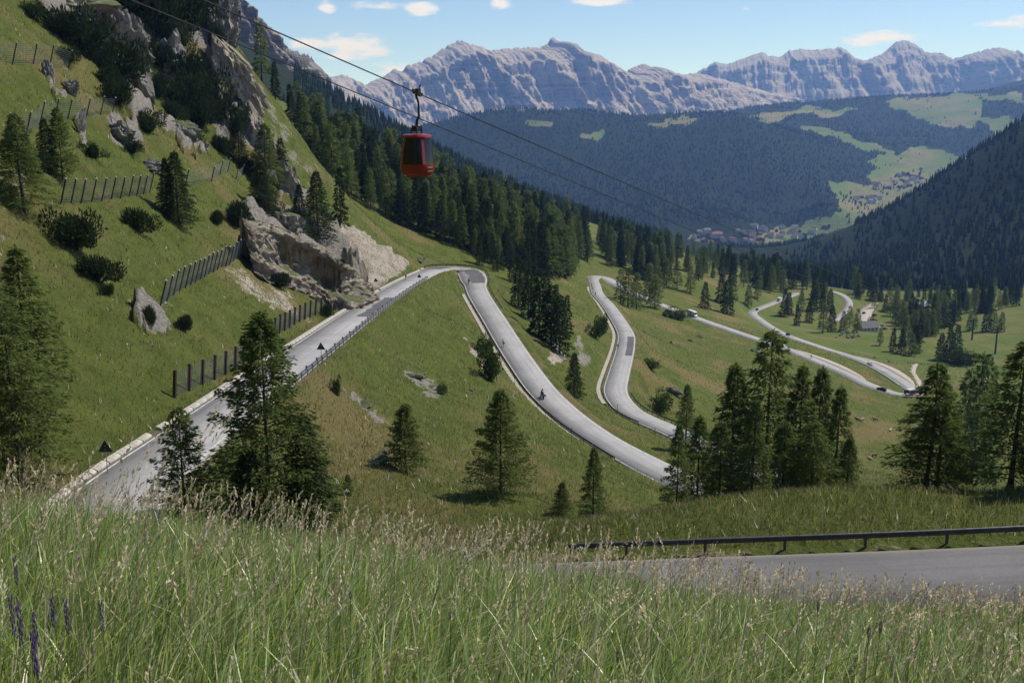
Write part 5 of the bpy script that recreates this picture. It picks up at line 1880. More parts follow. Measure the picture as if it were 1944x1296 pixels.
# ------------------------------------------------------------------ warning signs
def tri_sign(u, v, hpx, label, ymin=40, ground=None, rz=0.0):
    g = ground or G(u, v, ymin)
    e = empty('road_sign', tuple(g), rz)
    m = MB()
    m.tube([(0, 0, -.3), (0, 0, 1.9)], .03, 8)
    m.build('post', M_STEEL, e)
    s = .95
    tri = []
    for cx, cz in ((0, 1.9 + s * .84), (-s / 2, 1.9), (s / 2, 1.9)):
        for k in (-1, 0, 1):
            a = math.atan2(cz - 2.17, cx) + k * .5
            tri.append((cx * .92 + .05 * math.cos(a), (cz - 2.17) * .92 + 2.17 + .05 * math.sin(a)))
    p = MB()
    p.loft([[(x, -.045, z) for x, z in tri], [(x, -.035, z) for x, z in tri]])
    p.build('plate', M_DARK, e)
    f = MB()
    f.loft([[(x, -.0335, z) for x, z in tri], [(x, -.031, z) for x, z in tri]])
    f.build('sign_face', plain('sign_red_white', (.65, .55, .52), .4), e)
    b = MB()
    b.box((0, -.055, 2.05), (.12, .02, .05)); b.box((0, -.055, 2.3), (.12, .02, .05))
    b.build('bracket', M_STEEL, e)
    tag(e, label, 'sign')


j = road_index(210, 905, I_S1 - 25, I_HA)
tri_sign(0, 0, 0, 'dark backed triangular warning sign on the verge near the camera bank', ground=tuple(PY(204, 893, 66)[:2]) + (Hs(*PY(204, 893, 66)[:2]),))
j = road_index(590, 690, I_S1, I_HA)
for u, off, lab in ((560, -1, 'triangular warning sign behind the thin young larch at the guardrail'), (768, -1, 'triangular warning sign at the guardrail before the upper hairpin')):
    j = road_index(u, 705 if u == 560 else 548, I_S1, I_HA)
    q = ROAD[j, :2] + ROAD_N[j] * (-(ROAD_HW[j] + .75))
    tri_sign(0, 0, 0, lab, ground=(q[0], q[1], Hs(*q)))
tri_sign(714, 551, 0, 'small triangular sign at the foot of the white scarp', 150)

# ------------------------------------------------------------------ aerial ropeway: two ropes and a cabin
M_RED = plain('red_lacquer', (.30, .012, .010), .22, 0, .6, .1, 3)
M_GLASS = plain('tinted_glass', (.010, .012, .017), .10, 0, .35, .1)
LD = np.array([.516, .857])
GP = np.array([-5.1, 55.0])


def rope_pts(pix, off):
    """seen points of a rope that lies in an upright plane through the cabin along the line"""
    n = np.array([LD[1], -LD[0]])
    o = GP + n * off
    out = []
    for u, v in pix:
        d = ray(u, v)
        t = (o @ n) / (d[:2] @ n)
        out.append(d * t)
    return np.array(out)


ropes = []
for pix, off, lab in (([(400, 0), (786, 175), (900, 226), (1100, 311), (1304, 399), (1500, 484), (1644, 545), (1812, 614), (1944, 665), (2060, 708)], 0, 'upper steel rope of the cableway carrying the red cabin'),
                      ([(265, 0), (400, 60), (800, 237), (900, 266), (1060, 331), (1223, 400), (1353, 455), (1521, 525), (1700, 594), (1819, 641), (1921, 680), (2050, 729)], -5.6, 'lower steel rope of the cableway without a cabin')):
    P = rope_pts(pix, off)
    t = (P[:, :2] - GP) @ LD
    c = np.polyfit(t, P[:, 2], 3)
    tt = np.concatenate([np.linspace(-75, 60, 30), np.linspace(80, t[-1] + 30, 40)])
    n = np.array([LD[1], -LD[0]])
    xy = GP + n * off + np.outer(tt, LD)
    z = np.polyval(c, tt)
    # straight on behind the first seen point
    t0 = t[0]
    sl = np.polyval(np.polyder(c), t0)
    z = np.where(tt < t0, np.polyval(c, t0) + sl * (tt - t0), z)
    m = MB()
    m.tube(np.column_stack([xy, z]), .033, 6)
    tag(m.build('cableway_rope', M_DARK), lab, 'cable')
    ropes.append((c, n, off))
# cabin
gz0 = float(np.polyval(ropes[0][0], 0.0))
gr = np.array([GP[0], GP[1], gz0])
e = empty('gondola_cabin', (gr[0], gr[1], gr[2] - 4.42), math.atan2(LD[1], LD[0]))
e.scale = (.9, .9, 1)


def srect(a, b, n=40, p=3.2):
    out = []
    for k in range(n):
        t = 2 * math.pi * k / n
        c, s_ = math.cos(t), math.sin(t)
        out.append((a * math.copysign(abs(c) ** (2 / p), c), b * math.copysign(abs(s_) ** (2 / p), s_)))
    return out


PR = [(0, .62), (.05, .74), (.18, .83), (.38, .90), (.58, .93), (.68, .935)]
m = MB()
m.loft([[(x, y, z) for x, y in srect(w, w * .97)] for z, w in PR])
m.build('lower_shell', M_RED, e, True)
WN = [(.682, .922), (1.0, .905), (1.4, .85), (1.8, .765), (2.02, .70)]
NSEG = 48
rings = [[(x, y, z) for x, y in srect(w, w * .97, NSEG)] for z, w in WN]
for k in range(8):                                   # panes between the pillars
    ids = [(k * 6 + j + 3) % NSEG for j in range(1, 6)]
    m = MB()
    m.loft([[r[i] for i in ids] for r in rings], closed=False, caps=False)
    m.build('window_pane', M_GLASS, e, True)
for k in range(8):
    i = (k * 6 + 3) % NSEG
    ids = [(i - 1) % NSEG, i, (i + 1) % NSEG]
    m = MB()
    m.loft([[tuple(np.array(r[j]) * [1.012, 1.012, 1]) for j in ids] for r in rings], closed=False, caps=False)
    m.build('pillar', M_RED if k % 2 else M_DARK, e, True)
m = MB()
m.loft([[(x, y, z) for x, y in srect(w, w * .97)] for z, w in ((2.022, .70), (2.04, .78), (2.12, .80), (2.20, .76), (2.26, .60), (2.28, .3))])
m.build('roof', M_RED, e, True)
m = MB()
m.loft([[(x, y, z) for x, y in srect(w, w * .97)] for z, w in ((-.06, .5), (-.02, .62), (-.002, .62))])
m.build('floor_rim', M_DARK, e)
m = MB()
m.box((0, -.93, .52), (.5, .02, .05)); m.box((0, -.92, .32), (.5, .02, .04))
m.build('ski_rack', M_STEEL, e)
m = MB()
for sx in (-.28, .28):
    for sy in (-.22, .22):
        m.tube([(sx, sy, 2.2), (sx * .9, sy * .6, 2.75)], .035, 6)
m.box((0, 0, 2.55), (.62, .30, .28))
m.tube([(0, 0, 2.7), (0, -.02, 2.95), (.02, -.16, 3.2), (0, -.16, 3.9), (-.03, -.05, 4.2), (0, 0, 4.36)], [.09, .08, .07, .065, .07, .09], 8)
m.build('hanger_arm', M_DARK, e, True)
m = MB()
tl = math.atan(np.polyval(np.polyder(ropes[0][0]), 0))
m.box((0, -.08, 4.37), (.75, .16, .16), tilt=Matrix.Rotation(-tl, 3, 'Y'))
m.box((0, -.14, 4.52), (.32, .2, .2))
m.tube([(.1, -.14, 4.55), (.16, -.2, 4.82)], .04, 5)
g = m.build('grip', M_DARK, e)
for sx in (-.42, -.2, .2, .42):
    w = MB()
    w.lathe([(.0, -.04), (.09, -.04), (.07, 0), (.09, .04), (.0, .04)], 10, (sx, -.10, 4.37 + math.tan(tl) * sx + .06), 'y')
    w.build('grip_wheel', M_DARK, g)
tag(e, 'red gondola cabin with dark windows hanging from the upper rope', 'gondola')


# pylons of the valley lift
def pylon(u, vb, vt, label, lattice=False):
    g = G(u, vb, 300)
    h = PY(u, vt, g[1])[2] - g[2]
    e = empty('lift_pylon', tuple(g), .6)
    m = MB()
    if lattice:
        for sx in (-1, 1):
            for sy in (-1, 1):
                m.tube([(sx * .9, sy * .9, -.5), (sx * .35, sy * .35, h)], .09, 5)
        for i in range(7):
            z0, z1 = h * i / 7, h * (i + 1) / 7
            w0, w1 = .9 - .55 * i / 7, .9 - .55 * (i + 1) / 7
            for a, b in (((-1, -1), (1, -1)), ((1, -1), (1, 1)), ((1, 1), (-1, 1)), ((-1, 1), (-1, -1))):
                m.tube([(a[0] * w0, a[1] * w0, z0), (b[0] * w1, b[1] * w1, z1)], .05, 4)
                m.tube([(b[0] * w0, b[1] * w0, z0), (a[0] * w1, a[1] * w1, z1)], .05, 4)
        m.build('lattice_mast', M_RUST, e)
    else:
        m.tube([(0, 0, -.5), (0, 0, h)], [.55, .38], 12)
        m.build('mast', M_DARK, e, True)
    c = MB()
    c.box((0, 0, h - .3), (6.4, .35, .4))
    c.box((0, 0, h - .1 + .5), (.3, .3, .9))
    c.build('cross_arm', M_DARK, e)
    for sx in (-2.9, 2.9):
        s = MB()
        s.box((sx, 0, h - .75), (.35, 2.6, .35))
        for k in range(5):
            s.lathe([(0, -.1), (.28, -.1), (.22, 0), (.28, .1), (0, .1)], 10, (sx, -1.1 + k * .55, h - 1.0), 'x')
        s.build('sheave_train', M_DARK, e)
    tag(e, label, 'pylon')


pylon(1889, 672, 622, 'dark lift pylon with cross arm on the valley meadow, tallest')
pylon(1845, 645, 606, 'dark lift pylon in front of the meadow trees behind the tallest one')
pylon(1806, 617, 597, 'small far lift pylon half hidden by meadow trees')
pylon(1522, 572, 527, 'rusty lattice mast standing in the trees beyond the lower road', True)
# ------------------------------------------------------------------ vehicles
M_TYRE = plain('tyre', (.018, .018, .019), .85)
M_RIM = plain('rim', (.35, .35, .36), .35, .8)
M_LAMP = plain('lamp_glass', (.6, .58, .52), .15)
M_TAIL = plain('tail_lamp', (.30, .01, .01), .25)
PAINT = {k: plain('paint_' + k, c, .25, 0, .6, .05) for k, c in dict(white=(.70, .70, .69), silver=(.38, .39, .41), darkred=(.10, .014, .018), black=(.018, .019, .022), grey=(.12, .125, .135), blue=(.03, .05, .10), red=(.36, .03, .022)).items()}


def wheel(parent, x, y, r, w):
    m = MB()
    m.lathe([(r * .62, -w / 2), (r * .93, -w / 2), (r, -w * .3), (r, w * .3), (r * .93, w / 2), (r * .62, w / 2)], 14, (x, y, r), 'y')
    t = m.build('wheel', M_TYRE, parent, True)
    m = MB()
    m.lathe([(.0, -w * .42), (r * .6, -w * .46), (r * .6, w * .46), (.0, w * .42)], 10, (x, y, r), 'y')
    m.build('rim', M_RIM, t)


def car(pos, rz, tilt, paint, label, estate=False, L=4.3):
    """body by cross sections along x (front = +x)"""
    e = empty('car', pos, rz)
    e.rotation_euler = (0, tilt, rz)
    Wd, s = .86, L / 4.3
    st = [(-2.15, .42, .80, .78), (-2.05, .30, .90, .83), (-1.3, .24, .95, .86), (0, .22, .95, .86), (1.0, .24, .93, .86), (1.7, .27, .82, .83), (2.08, .32, .68, .76), (2.15, .40, .58, .70)]
    m = MB()
    m.loft([[(x * s, -w, z0), (x * s, -w * 1.0, (z0 + z1) / 2), (x * s, -w * .93, z1), (x * s, 0, z1 + .03), (x * s, w * .93, z1), (x * s, w, (z0 + z1) / 2), (x * s, w, z0), (x * s, 0, z0 - .02)] for x, z0, z1, w in st])
    m.build('body', PAINT[paint], e, True)
    g0, g1, g2, g3 = (-2.0, -1.75, .25, 1.05) if estate else (-1.75, -1.05, .20, 1.0)
    m = MB()
    m.loft([[(x * s, -w0, .93), (x * s, -w1, z), (x * s, w1, z), (x * s, w0, .93)] for x, w0, w1, z in ((g0, .76, .74, .95), (g1, .79, .63, 1.38), ((g1 + g2) / 2, .80, .65, 1.43), (g2, .80, .64, 1.40), (g3, .77, .74, .955))])
    m.build('glasshouse', M_GLASS, e, True)
    m = MB()
    m.loft([[(x * s, -w, z), (x * s, 0, z + .03), (x * s, w, z), (x * s, w * .98, z - .03), (x * s, -w * .98, z - .03)] for x, w, z in ((g1 - .02, .62, 1.40), ((g1 + g2) / 2, .645, 1.455), (g2 + .02, .63, 1.42))])
    m.build('roof', PAINT[paint], e, True)
    for x in (-1.30 * s, 1.32 * s):
        for y in (-.78, .78):
            wheel(e, x, y, .31, .20)
    for y in (-.6, .6):
        m = MB(); m.box((2.10 * s, y, .60), (.12, .30, .13)); m.build('headlight', M_LAMP, e)
        m = MB(); m.box((-2.12 * s, y, .76), (.10, .26, .14)); m.build('tail_light', M_TAIL, e)
        m = MB(); m.box((.80 * s, y * 1.55, .98), (.10, .18, .12)); m.build('mirror', PAINT[paint], e)
    return tag(e, label, 'car')


def on_road(u, v, lo, hi, off, fwd):
    j = road_index(u, v, lo, hi)
    p = ROAD[j].copy()
    p[:2] += ROAD_N[j] * off
    d = ROAD[min(j + 2, len(ROAD) - 1)] - ROAD[j - 2]
    rz = math.atan2(d[1], d[0])
    sl = math.atan2(d[2], math.hypot(d[0], d[1]))
    if not fwd:
        rz += math.pi
        sl = -sl
    return (p[0], p[1], p[2] + .012), rz, -sl


def bus(pos, rz, tilt, label):
    e = empty('bus', pos)
    e.rotation_euler = (0, tilt, rz)
    L, w = 12.0, 1.25
    m = MB()
    m.loft([[(x, -k, .35), (x, -k, 1.25), (x, k, 1.25), (x, k, .35)] for x, k in ((-6, 1.18), (-5.9, w), (5.8, w), (6, 1.15))])
    m.build('lower_body', PAINT['red'], e, True)
    m = MB()
    m.loft([[(x, -k, 1.252), (x, -k * .97, 2.45), (x, k * .97, 2.45), (x, k, 1.252)] for x, k in ((-5.95, 1.16), (-5.86, 1.235), (5.70, 1.235), (5.92, 1.12))])
    m.build('upper_body', PAINT['red'], e, True)
    m = MB()
    m.loft([[(x, -k, 2.452), (x, -k, 2.9), (x, -k * .8, 3.05), (x, k * .8, 3.05), (x, k, 2.9), (x, k, 2.452)] for x, k in ((-5.93, 1.1), (-5.85, 1.2), (5.6, 1.2), (5.8, 1.08))])
    m.build('roof', PAINT['white'], e, True)
    for sy in (-1, 1):
        for k in range(7):
            m = MB(); m.box((-5.0 + k * 1.52, sy * 1.235, 1.9), (1.36, .03, .95)); m.build('side_window', M_GLASS, e)
    m = MB(); m.box((5.88, 0, 1.85), (.16, 2.0, 1.15)); m.build('windscreen', M_GLASS, e)
    m = MB(); m.box((-5.96, 0, 2.0), (.06, 1.8, .7)); m.build('rear_window', M_GLASS, e)
    for x in (-3.6, 3.5):
        for y in (-1.12, 1.12):
            wheel(e, x, y, .48, .28)
    for y in (-.9, .9):
        m = MB(); m.box((6.0, y, .75), (.06, .35, .22)); m.build('headlight', M_LAMP, e)
    m = MB(); m.box((1.0, 0, 3.12), (2.2, 1.4, .18), taper=.9); m.build('roof_unit', PAINT['white'], e)
    tag(e, label, 'bus')


def camper(pos, rz, tilt, label):
    e = empty('camper_van', pos)
    e.rotation_euler = (0, tilt, rz)
    m = MB()
    m.loft([[(x, -1.1, z0), (x, -1.1, z1 - .15), (x, -1.0, z1), (x, 1.0, z1), (x, 1.1, z1 - .15), (x, 1.1, z0)] for x, z0, z1 in ((-3.1, .5, 2.85), (-3.0, .42, 2.95), (1.2, .42, 2.95), (1.25, 1.95, 2.95), (2.2, 2.05, 2.8), (2.4, 2.2, 2.5))])
    m.build('living_body', PAINT['white'], e, True)
    m = MB()
    m.loft([[(x, -.95, .4), (x, -.95, z), (x, .95, z), (x, .95, .4)] for x, z in ((1.25, 1.9), (2.0, 1.85), (2.55, 1.15), (3.2, .95), (3.3, .6))])
    m.build('cab', PAINT['white'], e, True)
    m = MB(); m.box((2.28, 0, 1.5), (.5, 1.6, .55), tilt=Matrix.Rotation(-.72, 3, 'Y')); m.build('windscreen', M_GLASS, e)
    for sy in (-1, 1):
        m = MB(); m.box((-.4, sy * 1.1, 1.95), (1.0, .04, .5)); m.build('side_window', M_GLASS, e)
        m = MB(); m.box((1.65, sy * .955, 1.45), (.7, .03, .45)); m.build('cab_window', M_GLASS, e)
    m = MB(); m.box((-3.06, 0, 1.9), (.1, 1.2, .5)); m.build('rear_window', M_GLASS, e)
    for x in (-1.7, 2.3):
        for y in (-.9, .9):
            wheel(e, x, y, .34, .22)
    for y in (-.65, .65):
        m = MB(); m.box((3.27, y, .75), (.08, .3, .16)); m.build('headlight', M_LAMP, e)
    tag(e, label, 'camper van')


bus(*on_road(1727, 745, I_D - 14, I_D + 14, -1.0, False), 'red bus with a white roof swinging round the lowest hairpin')
car(*on_road(1676, 741, I_C, I_D, -1.0, False), 'darkred', 'dark red estate car leaving the lowest hairpin', True)
car(*on_road(1712, 753, I_D - 16, I_D + 4, -4.6, True), 'white', 'white car pulled up on the outside of the lowest hairpin, ahead of another')
car(*on_road(1724, 755, I_D - 12, I_D + 8, -4.8, True), 'white', 'second white car on the outside of the lowest hairpin beside the bus')
car(*on_road(1655, 693, I_D, None, 1.3, True), 'white', 'white car with dark windows on the lay-by leg above the bus')
car(*on_road(1492, 636, I_D, None, -1.3, False), 'black', 'dark car on the lower leg below the rubble heap')
car(*on_road(1435, 591, I_D, None, -1.2, True), 'grey', 'grey car in the far bend by the gravel lay-by')
car(*on_road(1477, 656, I_C, I_D, 2.0, True), 'white', 'white car half hidden by the tallest larch top')
camper(*on_road(1311, 600, I_C, I_D, 1.0, True), 'white camper van on the fourth road leg coming out of the bushes')
p, rz, tl = on_road(1475, 570, I_D, None, -1.2, False)
camper(p, rz, tl, 'far white camper van on the last visible uphill bend')
for u, v, pc, rz, lab in ((1640, 596, 'black', .9, 'black car on the drive to the gravel car park'), (1660, 600, 'darkred', .2, 'red car parked at the upper end of the gravel car park'), (1661, 610, 'grey', .1, 'grey car parked in the middle of the gravel car park'), (1674, 620, 'silver', .3, 'silver car parked nearest the white terrace'), (1679, 626, 'blue', .3, 'dark blue car parked behind the white terrace')):
    g = G(u, v, 300)
    car((g[0], g[1], g[2] + .3), rz, 0, pc, lab)


# ------------------------------------------------------------------ riders
def skin_mesh(name, joints, bones, mat, sub=1):
    """joints {key: (pos, radius)}; grown as one continuous surface"""
    keys = list(joints)
    me = bpy.data.meshes.new(name)
    me.from_pydata([joints[k][0] for k in keys], [(keys.index(a), keys.index(b)) for a, b in bones], [])
    o = bpy.data.objects.new(name, me)
    COL.objects.link(o)
    md = o.modifiers.new('skin', 'SKIN')
    for i, k in enumerate(keys):
        r = joints[k][1]
        sv = me.skin_vertices[0].data[i]
        sv.radius = (r, r) if not isinstance(r, tuple) else r
        sv.use_root = i == 0
    ss = o.modifiers.new('sub', 'SUBSURF')
    ss.levels = ss.render_levels = sub
    dg = bpy.context.evaluated_depsgraph_get()
    out = bpy.data.meshes.new_from_object(o.evaluated_get(dg))
    bpy.data.objects.remove(o)
    bpy.data.meshes.remove(me)
    out.name = name
    out.materials.clear()
    out.materials.append(mat)
    out.polygons.foreach_set('use_smooth', [True] * len(out.polygons))
    return out


M_SKIN = plain('skin', (.42, .26, .18), .6)
CLOTH = {k: plain('cloth_' + k, c, .8) for k, c in dict(lime=(.42, .52, .05), black=(.025, .025, .03), white=(.6, .6, .58), red=(.35, .03, .03), blue=(.05, .10, .32), grey=(.12, .12, .13)).items()}
LEG_DOWN = {}


def rider_joints(moto=False):
    hip = (-.12, 0, 1.0) if not moto else (-.25, 0, .86)
    ch = (.22, 0, 1.38) if not moto else (-.10, 0, 1.32)
    hand = (.55, 1.02) if not moto else (.48, 1.08)
    J = {'pelvis': (hip, .15), 'chest': (ch, .165), 'neck': ((ch[0] + .1, 0, ch[2] + .14), .065), 'head': ((ch[0] + .17, 0, ch[2] + .30), .105), 'crown': ((ch[0] + .18, 0, ch[2] + .39), .08)}
    B = [('pelvis', 'chest'), ('chest', 'neck'), ('neck', 'head'), ('head', 'crown')]
    for s, n in ((1, 'l'), (-1, 'r')):
        knee = ((.28, s * .10, .78) if s > 0 else (.20, s * .10, .58)) if not moto else (.18, s * .22, .72)
        foot = ((.10, s * .11, .38) if s > 0 else (.06, s * .11, .16)) if not moto else (-.15, s * .2, .30)
        J['sh' + n] = ((ch[0] - .01, s * .19, ch[2] + .03), .075)
        J['el' + n] = (((ch[0] + hand[0]) / 2 - .02, s * .27, (ch[2] + hand[1]) / 2 - .05), .05)
        J['ha' + n] = ((hand[0], s * .21, hand[1]), .04)
        J['th' + n] = ((hip[0] + .04, s * .10, hip[2] - .06), .10)
        J['kn' + n] = (knee, .068)
        J['an' + n] = (foot, .045)
        J['to' + n] = ((foot[0] + .15, foot[1], foot[2] - .05), .04)
        B += [('chest', 'sh' + n), ('sh' + n, 'el' + n), ('el' + n, 'ha' + n), ('pelvis', 'th' + n), ('th' + n, 'kn' + n), ('kn' + n, 'an' + n), ('an' + n, 'to' + n)]
    return J, B


def grown(J, keys, f):
    return {k: (J[k][0], J[k][1] * f) for k in keys}


RJ, RB = rider_joints()
MJ, MBn = rider_joints(True)
BODY = skin_mesh('rider_body', RJ, RB, M_SKIN)
MBODY = skin_mesh('motorcyclist_body', MJ, MBn, M_SKIN)


def clothes(J, B, f=1.14):
    top = ['pelvis', 'chest', 'shl', 'shr', 'ell', 'elr']
    bot = ['pelvis', 'thl', 'thr', 'knl', 'knr']
    t = lambda ks: [b for b in B if b[0] in ks and b[1] in ks]
    return (grown(J, top, f), t(top)), (grown(J, bot, f), t(bot))


(TJ, TB), (BJ, BB) = clothes(RJ, RB)
JERSEY = {c: skin_mesh('jersey', TJ, TB, CLOTH[c]) for c in ('lime', 'white', 'red', 'blue', 'black')}
SHORTS = skin_mesh('shorts', BJ, BB, CLOTH['black'])
(TJ2, TB2), _ = clothes(MJ, MBn, 1.2)
MJACK = skin_mesh('jacket', TJ2, TB2, CLOTH['black'])
MPANT = skin_mesh('trousers', *(lambda ks: (grown(MJ, ks, 1.18), [b for b in MBn if b[0] in ks and b[1] in ks]))(['pelvis', 'thl', 'thr', 'knl', 'knr', 'anl', 'anr', 'tol', 'tor']), CLOTH['black'])


def helmet(c, mat, r=.135):
    m = MB()
    m.lathe([(.02, .13), (.08, .115), (.12, .06), (.135, .0), (.13, -.04), (.11, -.045)], 12, c)
    return m.mesh('helmet', mat, True)


HELM = {k: helmet(tuple(np.array(RJ['head'][0]) + [0, 0, .05]), CLOTH[k]) for k in ('white', 'red', 'black')}
MHELM = MB().lathe([(.02, .17), (.09, .15), (.14, .08), (.15, .0), (.14, -.08), (.10, -.13)], 12, tuple(np.array(MJ['head'][0]) + [0, 0, .03])).mesh('helmet', CLOTH['black'], True)


def bicycle(pos, rz, tilt, label, paint):
    e = empty('bicycle', pos)
    e.rotation_euler = (0, tilt, rz)
    f = MB()
    bb, st, hd, rw, fw = (0, 0, .28), (-.17, 0, .82), (.38, 0, .80), (-.42, 0, .34), (.58, 0, .34)
    for a, b in ((bb, st), (bb, (.40, 0, .66)), (st, hd), (bb, rw), (st, rw), ((.36, 0, .86), fw)):
        f.tube([a, b], .018, 6)
    f.build('frame', PAINT[paint], e)
    for c in (rw, fw):
        w = MB()
        ring = [[(c[0] + (.33 + .014 * math.cos(q)) * math.cos(t), .014 * math.sin(q), c[2] + (.33 + .014 * math.cos(q)) * math.sin(t)) for q in (0, 2.1, 4.2)] for t in np.linspace(0, 2 * math.pi, 21)]
        w.loft(ring, caps=False)
        for k in range(10):
            t = k * .628
            w.tube([c, (c[0] + .32 * math.cos(t), 0, c[2] + .32 * math.sin(t))], .003, 3, False)
        w.build('wheel', M_TYRE, e)
    h = MB(); h.tube([(.37, 0, .9), (.44, 0, .96)], .016, 5); h.tube([(.55, -.21, .97), (.45, -.2, .97), (.44, 0, .96), (.45, .2, .97), (.55, .21, .97)], .014, 5); h.build('handlebar', M_BLACK, e)
    s = MB(); s.tube([(-.17, 0, .82), (-.19, 0, .88)], .014, 5); s.box((-.17, 0, .90), (.26, .13, .05), taper=.8); s.build('saddle', M_BLACK, e)
    c = MB(); c.tube([(.0, .06, .28), (.06, .1, .14)], .012, 4); c.tube([(0, -.06, .28), (.08, -.1, .40)], .012, 4); c.build('crank', M_STEEL, e)
    tag(e, label, 'bicycle')


def cyclist(u, v, lo, hi, off, fwd, jersey, helm, lab, blab, paint='white'):
    p, rz, tl = on_road(u, v, lo, hi, off, fwd)
    bicycle(p, rz, tl, blab, paint)
    e = empty('person', p)
    e.rotation_euler = (0, tl, rz)
    obj('body', BODY, e); obj('jersey', JERSEY[jersey], e); obj('shorts', SHORTS, e); obj('helmet', HELM[helm], e)
    tag(e, lab, 'cyclist')


cyclist(960, 666, I_HA, I_B, -1.6, False, 'lime', 'white', 'cyclist in a lime yellow jersey climbing the second road leg', 'road bicycle under the lime yellow cyclist')
cyclist(885, 545, I_HA, I_B, -1.7, False, 'black', 'black', 'cyclist in black climbing just below the upper hairpin', 'road bicycle under the black clad cyclist below the hairpin', 'black')
cyclist(781, 530, I_S1, I_HA, 1.5, False, 'white', 'white', 'cyclist in pale clothes keeping to the kerb before the upper hairpin', 'road bicycle under the pale cyclist at the kerb')
cyclist(1172, 660, I_B, I_C, 2.3, False, 'red', 'red', 'cyclist in red beside the retaining wall of the third road leg', 'road bicycle under the cyclist in red', 'red')
cyclist(1128, 552, I_B, I_C, 1.8, False, 'blue', 'white', 'cyclist in blue leading a pair on the upper third leg', 'road bicycle under the cyclist in blue', 'white')
cyclist(1124, 546, I_B, I_C, 2.2, False, 'white', 'black', 'cyclist in white following the blue one on the third leg', 'road bicycle under the cyclist in white', 'red')
cyclist(1127, 568, I_B, I_C, 1.6, False, 'black', 'white', 'cyclist in black ahead of the pair on the third leg', 'road bicycle under the cyclist in black ahead of the pair', 'white')
cyclist(1537, 681, I_C, I_D, 1.0, False, 'red', 'white', 'lone cyclist in red on the fourth road leg by the gravel verge', 'road bicycle under the lone cyclist on the fourth leg', 'black')
# motorcycle
p, rz, tl = on_road(1034, 766, I_HA, I_B, -1.2, False)
e = empty('motorcycle', p)
e.rotation_euler = (0, tl, rz)
for x in (-.68, .72):
    wheel(e, x, 0, .32, .15)
m = MB()
m.loft([[(x, -w, z0), (x, -w * 1.1, (z0 + z1) / 2), (x, -w * .5, z1), (x, w * .5, z1), (x, w * 1.1, (z0 + z1) / 2), (x, w, z0)] for x, w, z0, z1 in ((-.9, .06, .72, .86), (-.5, .13, .55, .84), (-.1, .16, .28, .82), (.25, .18, .28, 1.0), (.55, .15, .45, 1.02), (.8, .08, .68, .90))])
m.build('fairing', PAINT['black'], e, True)
m = MB(); m.tube([(.42, 0, 1.0), (.72, 0, .32)], .05, 6); m.tube([(-.1, 0, .40), (-.68, 0, .32)], .045, 6); m.build('fork', M_STEEL, e)
m = MB(); m.tube([(.38, -.34, 1.08), (.46, -.15, 1.05), (.46, .15, 1.05), (.38, .34, 1.08)], .018, 6); m.build('handlebar', M_BLACK, e)
m = MB(); m.loft([[(x, -.10, z), (x, .10, z), (x, .08, z + .3), (x, -.08, z + .3)] for x, z in ((.60, .98), (.46, 1.10))]); m.build('windshield', M_GLASS, e)
m = MB(); m.box((-.35, 0, .87), (.75, .26, .10), taper=.85); m.build('seat', M_BLACK, e)
for s in (-1, 1):
    m = MB(); m.box((-.72, s * .30, .70), (.5, .2, .36), taper=.92); m.build('pannier', PAINT['grey'], e)
m = MB(); m.box((.82, 0, .84), (.08, .2, .14)); m.build('headlight', M_LAMP, e)
m = MB(); m.tube([(-.1, .18, .32), (-.85, .24, .45)], .05, 8); m.build('exhaust', M_STEEL, e)
tag(e, 'dark touring motorcycle with panniers climbing the second road leg', 'motorcycle')
r = empty('person', p)
r.rotation_euler = (0, tl, rz)
obj('body', MBODY, r); obj('jacket', MJACK, r); obj('trousers', MPANT, r); obj('helmet', MHELM, r)
tag(r, 'motorcyclist in black jacket and helmet riding the dark motorcycle', 'motorcyclist')

# ------------------------------------------------------------------ cows on the meadow
M_COW = plain('cow_brown', (.20, .085, .04), .8, var=.2, scale=3)
M_COWW = plain('cow_cream', (.45, .36, .26), .8, var=.2, scale=3)


def cow_mesh(mat, lying):
    dz = -.55 if lying else 0
    J = {'hip': ((-.7, 0, 1.12 + dz), .33), 'belly': ((0, 0, 1.02 + dz), .40), 'chest': ((.65, 0, 1.08 + dz), .34), 'neck': ((1.0, 0, 1.25 + dz), .20), 'head': ((1.28, 0, (1.15 if not lying else 1.4) + dz), .16), 'muz': ((1.55, 0, (.98 if not lying else 1.25) + dz), .10), 'tail': ((-1.0, 0, 1.1 + dz), .05), 'tip': ((-1.08, 0, .6 + dz * .4), .03)}
    B = [('hip', 'belly'), ('belly', 'chest'), ('chest', 'neck'), ('neck', 'head'), ('head', 'muz'), ('hip', 'tail'), ('tail', 'tip')]
    for s, n in ((1, 'l'), (-1, 'r')):
        if lying:
            J['fk' + n] = ((.75, s * .28, .28), .11); J['ff' + n] = ((.5, s * .38, .08), .07); J['hk' + n] = ((-.45, s * .38, .30), .15); J['hf' + n] = ((-.75, s * .5, .08), .07)
            B += [('chest', 'fk' + n), ('fk' + n, 'ff' + n), ('hip', 'hk' + n), ('hk' + n, 'hf' + n)]
        else:
            J['fs' + n] = ((.66, s * .18, .80), .15); J['fk' + n] = ((.66, s * .19, .45), .075); J['ff' + n] = ((.64, s * .19, .05), .06)
            J['hs' + n] = ((-.62, s * .19, .82), .17); J['hk' + n] = ((-.80, s * .19, .46), .08); J['hf' + n] = ((-.74, s * .19, .05), .06)
            B += [('chest', 'fs' + n), ('fs' + n, 'fk' + n), ('fk' + n, 'ff' + n), ('hip', 'hs' + n), ('hs' + n, 'hk' + n), ('hk' + n, 'hf' + n)]
    return skin_mesh('cow_body', J, B, mat)


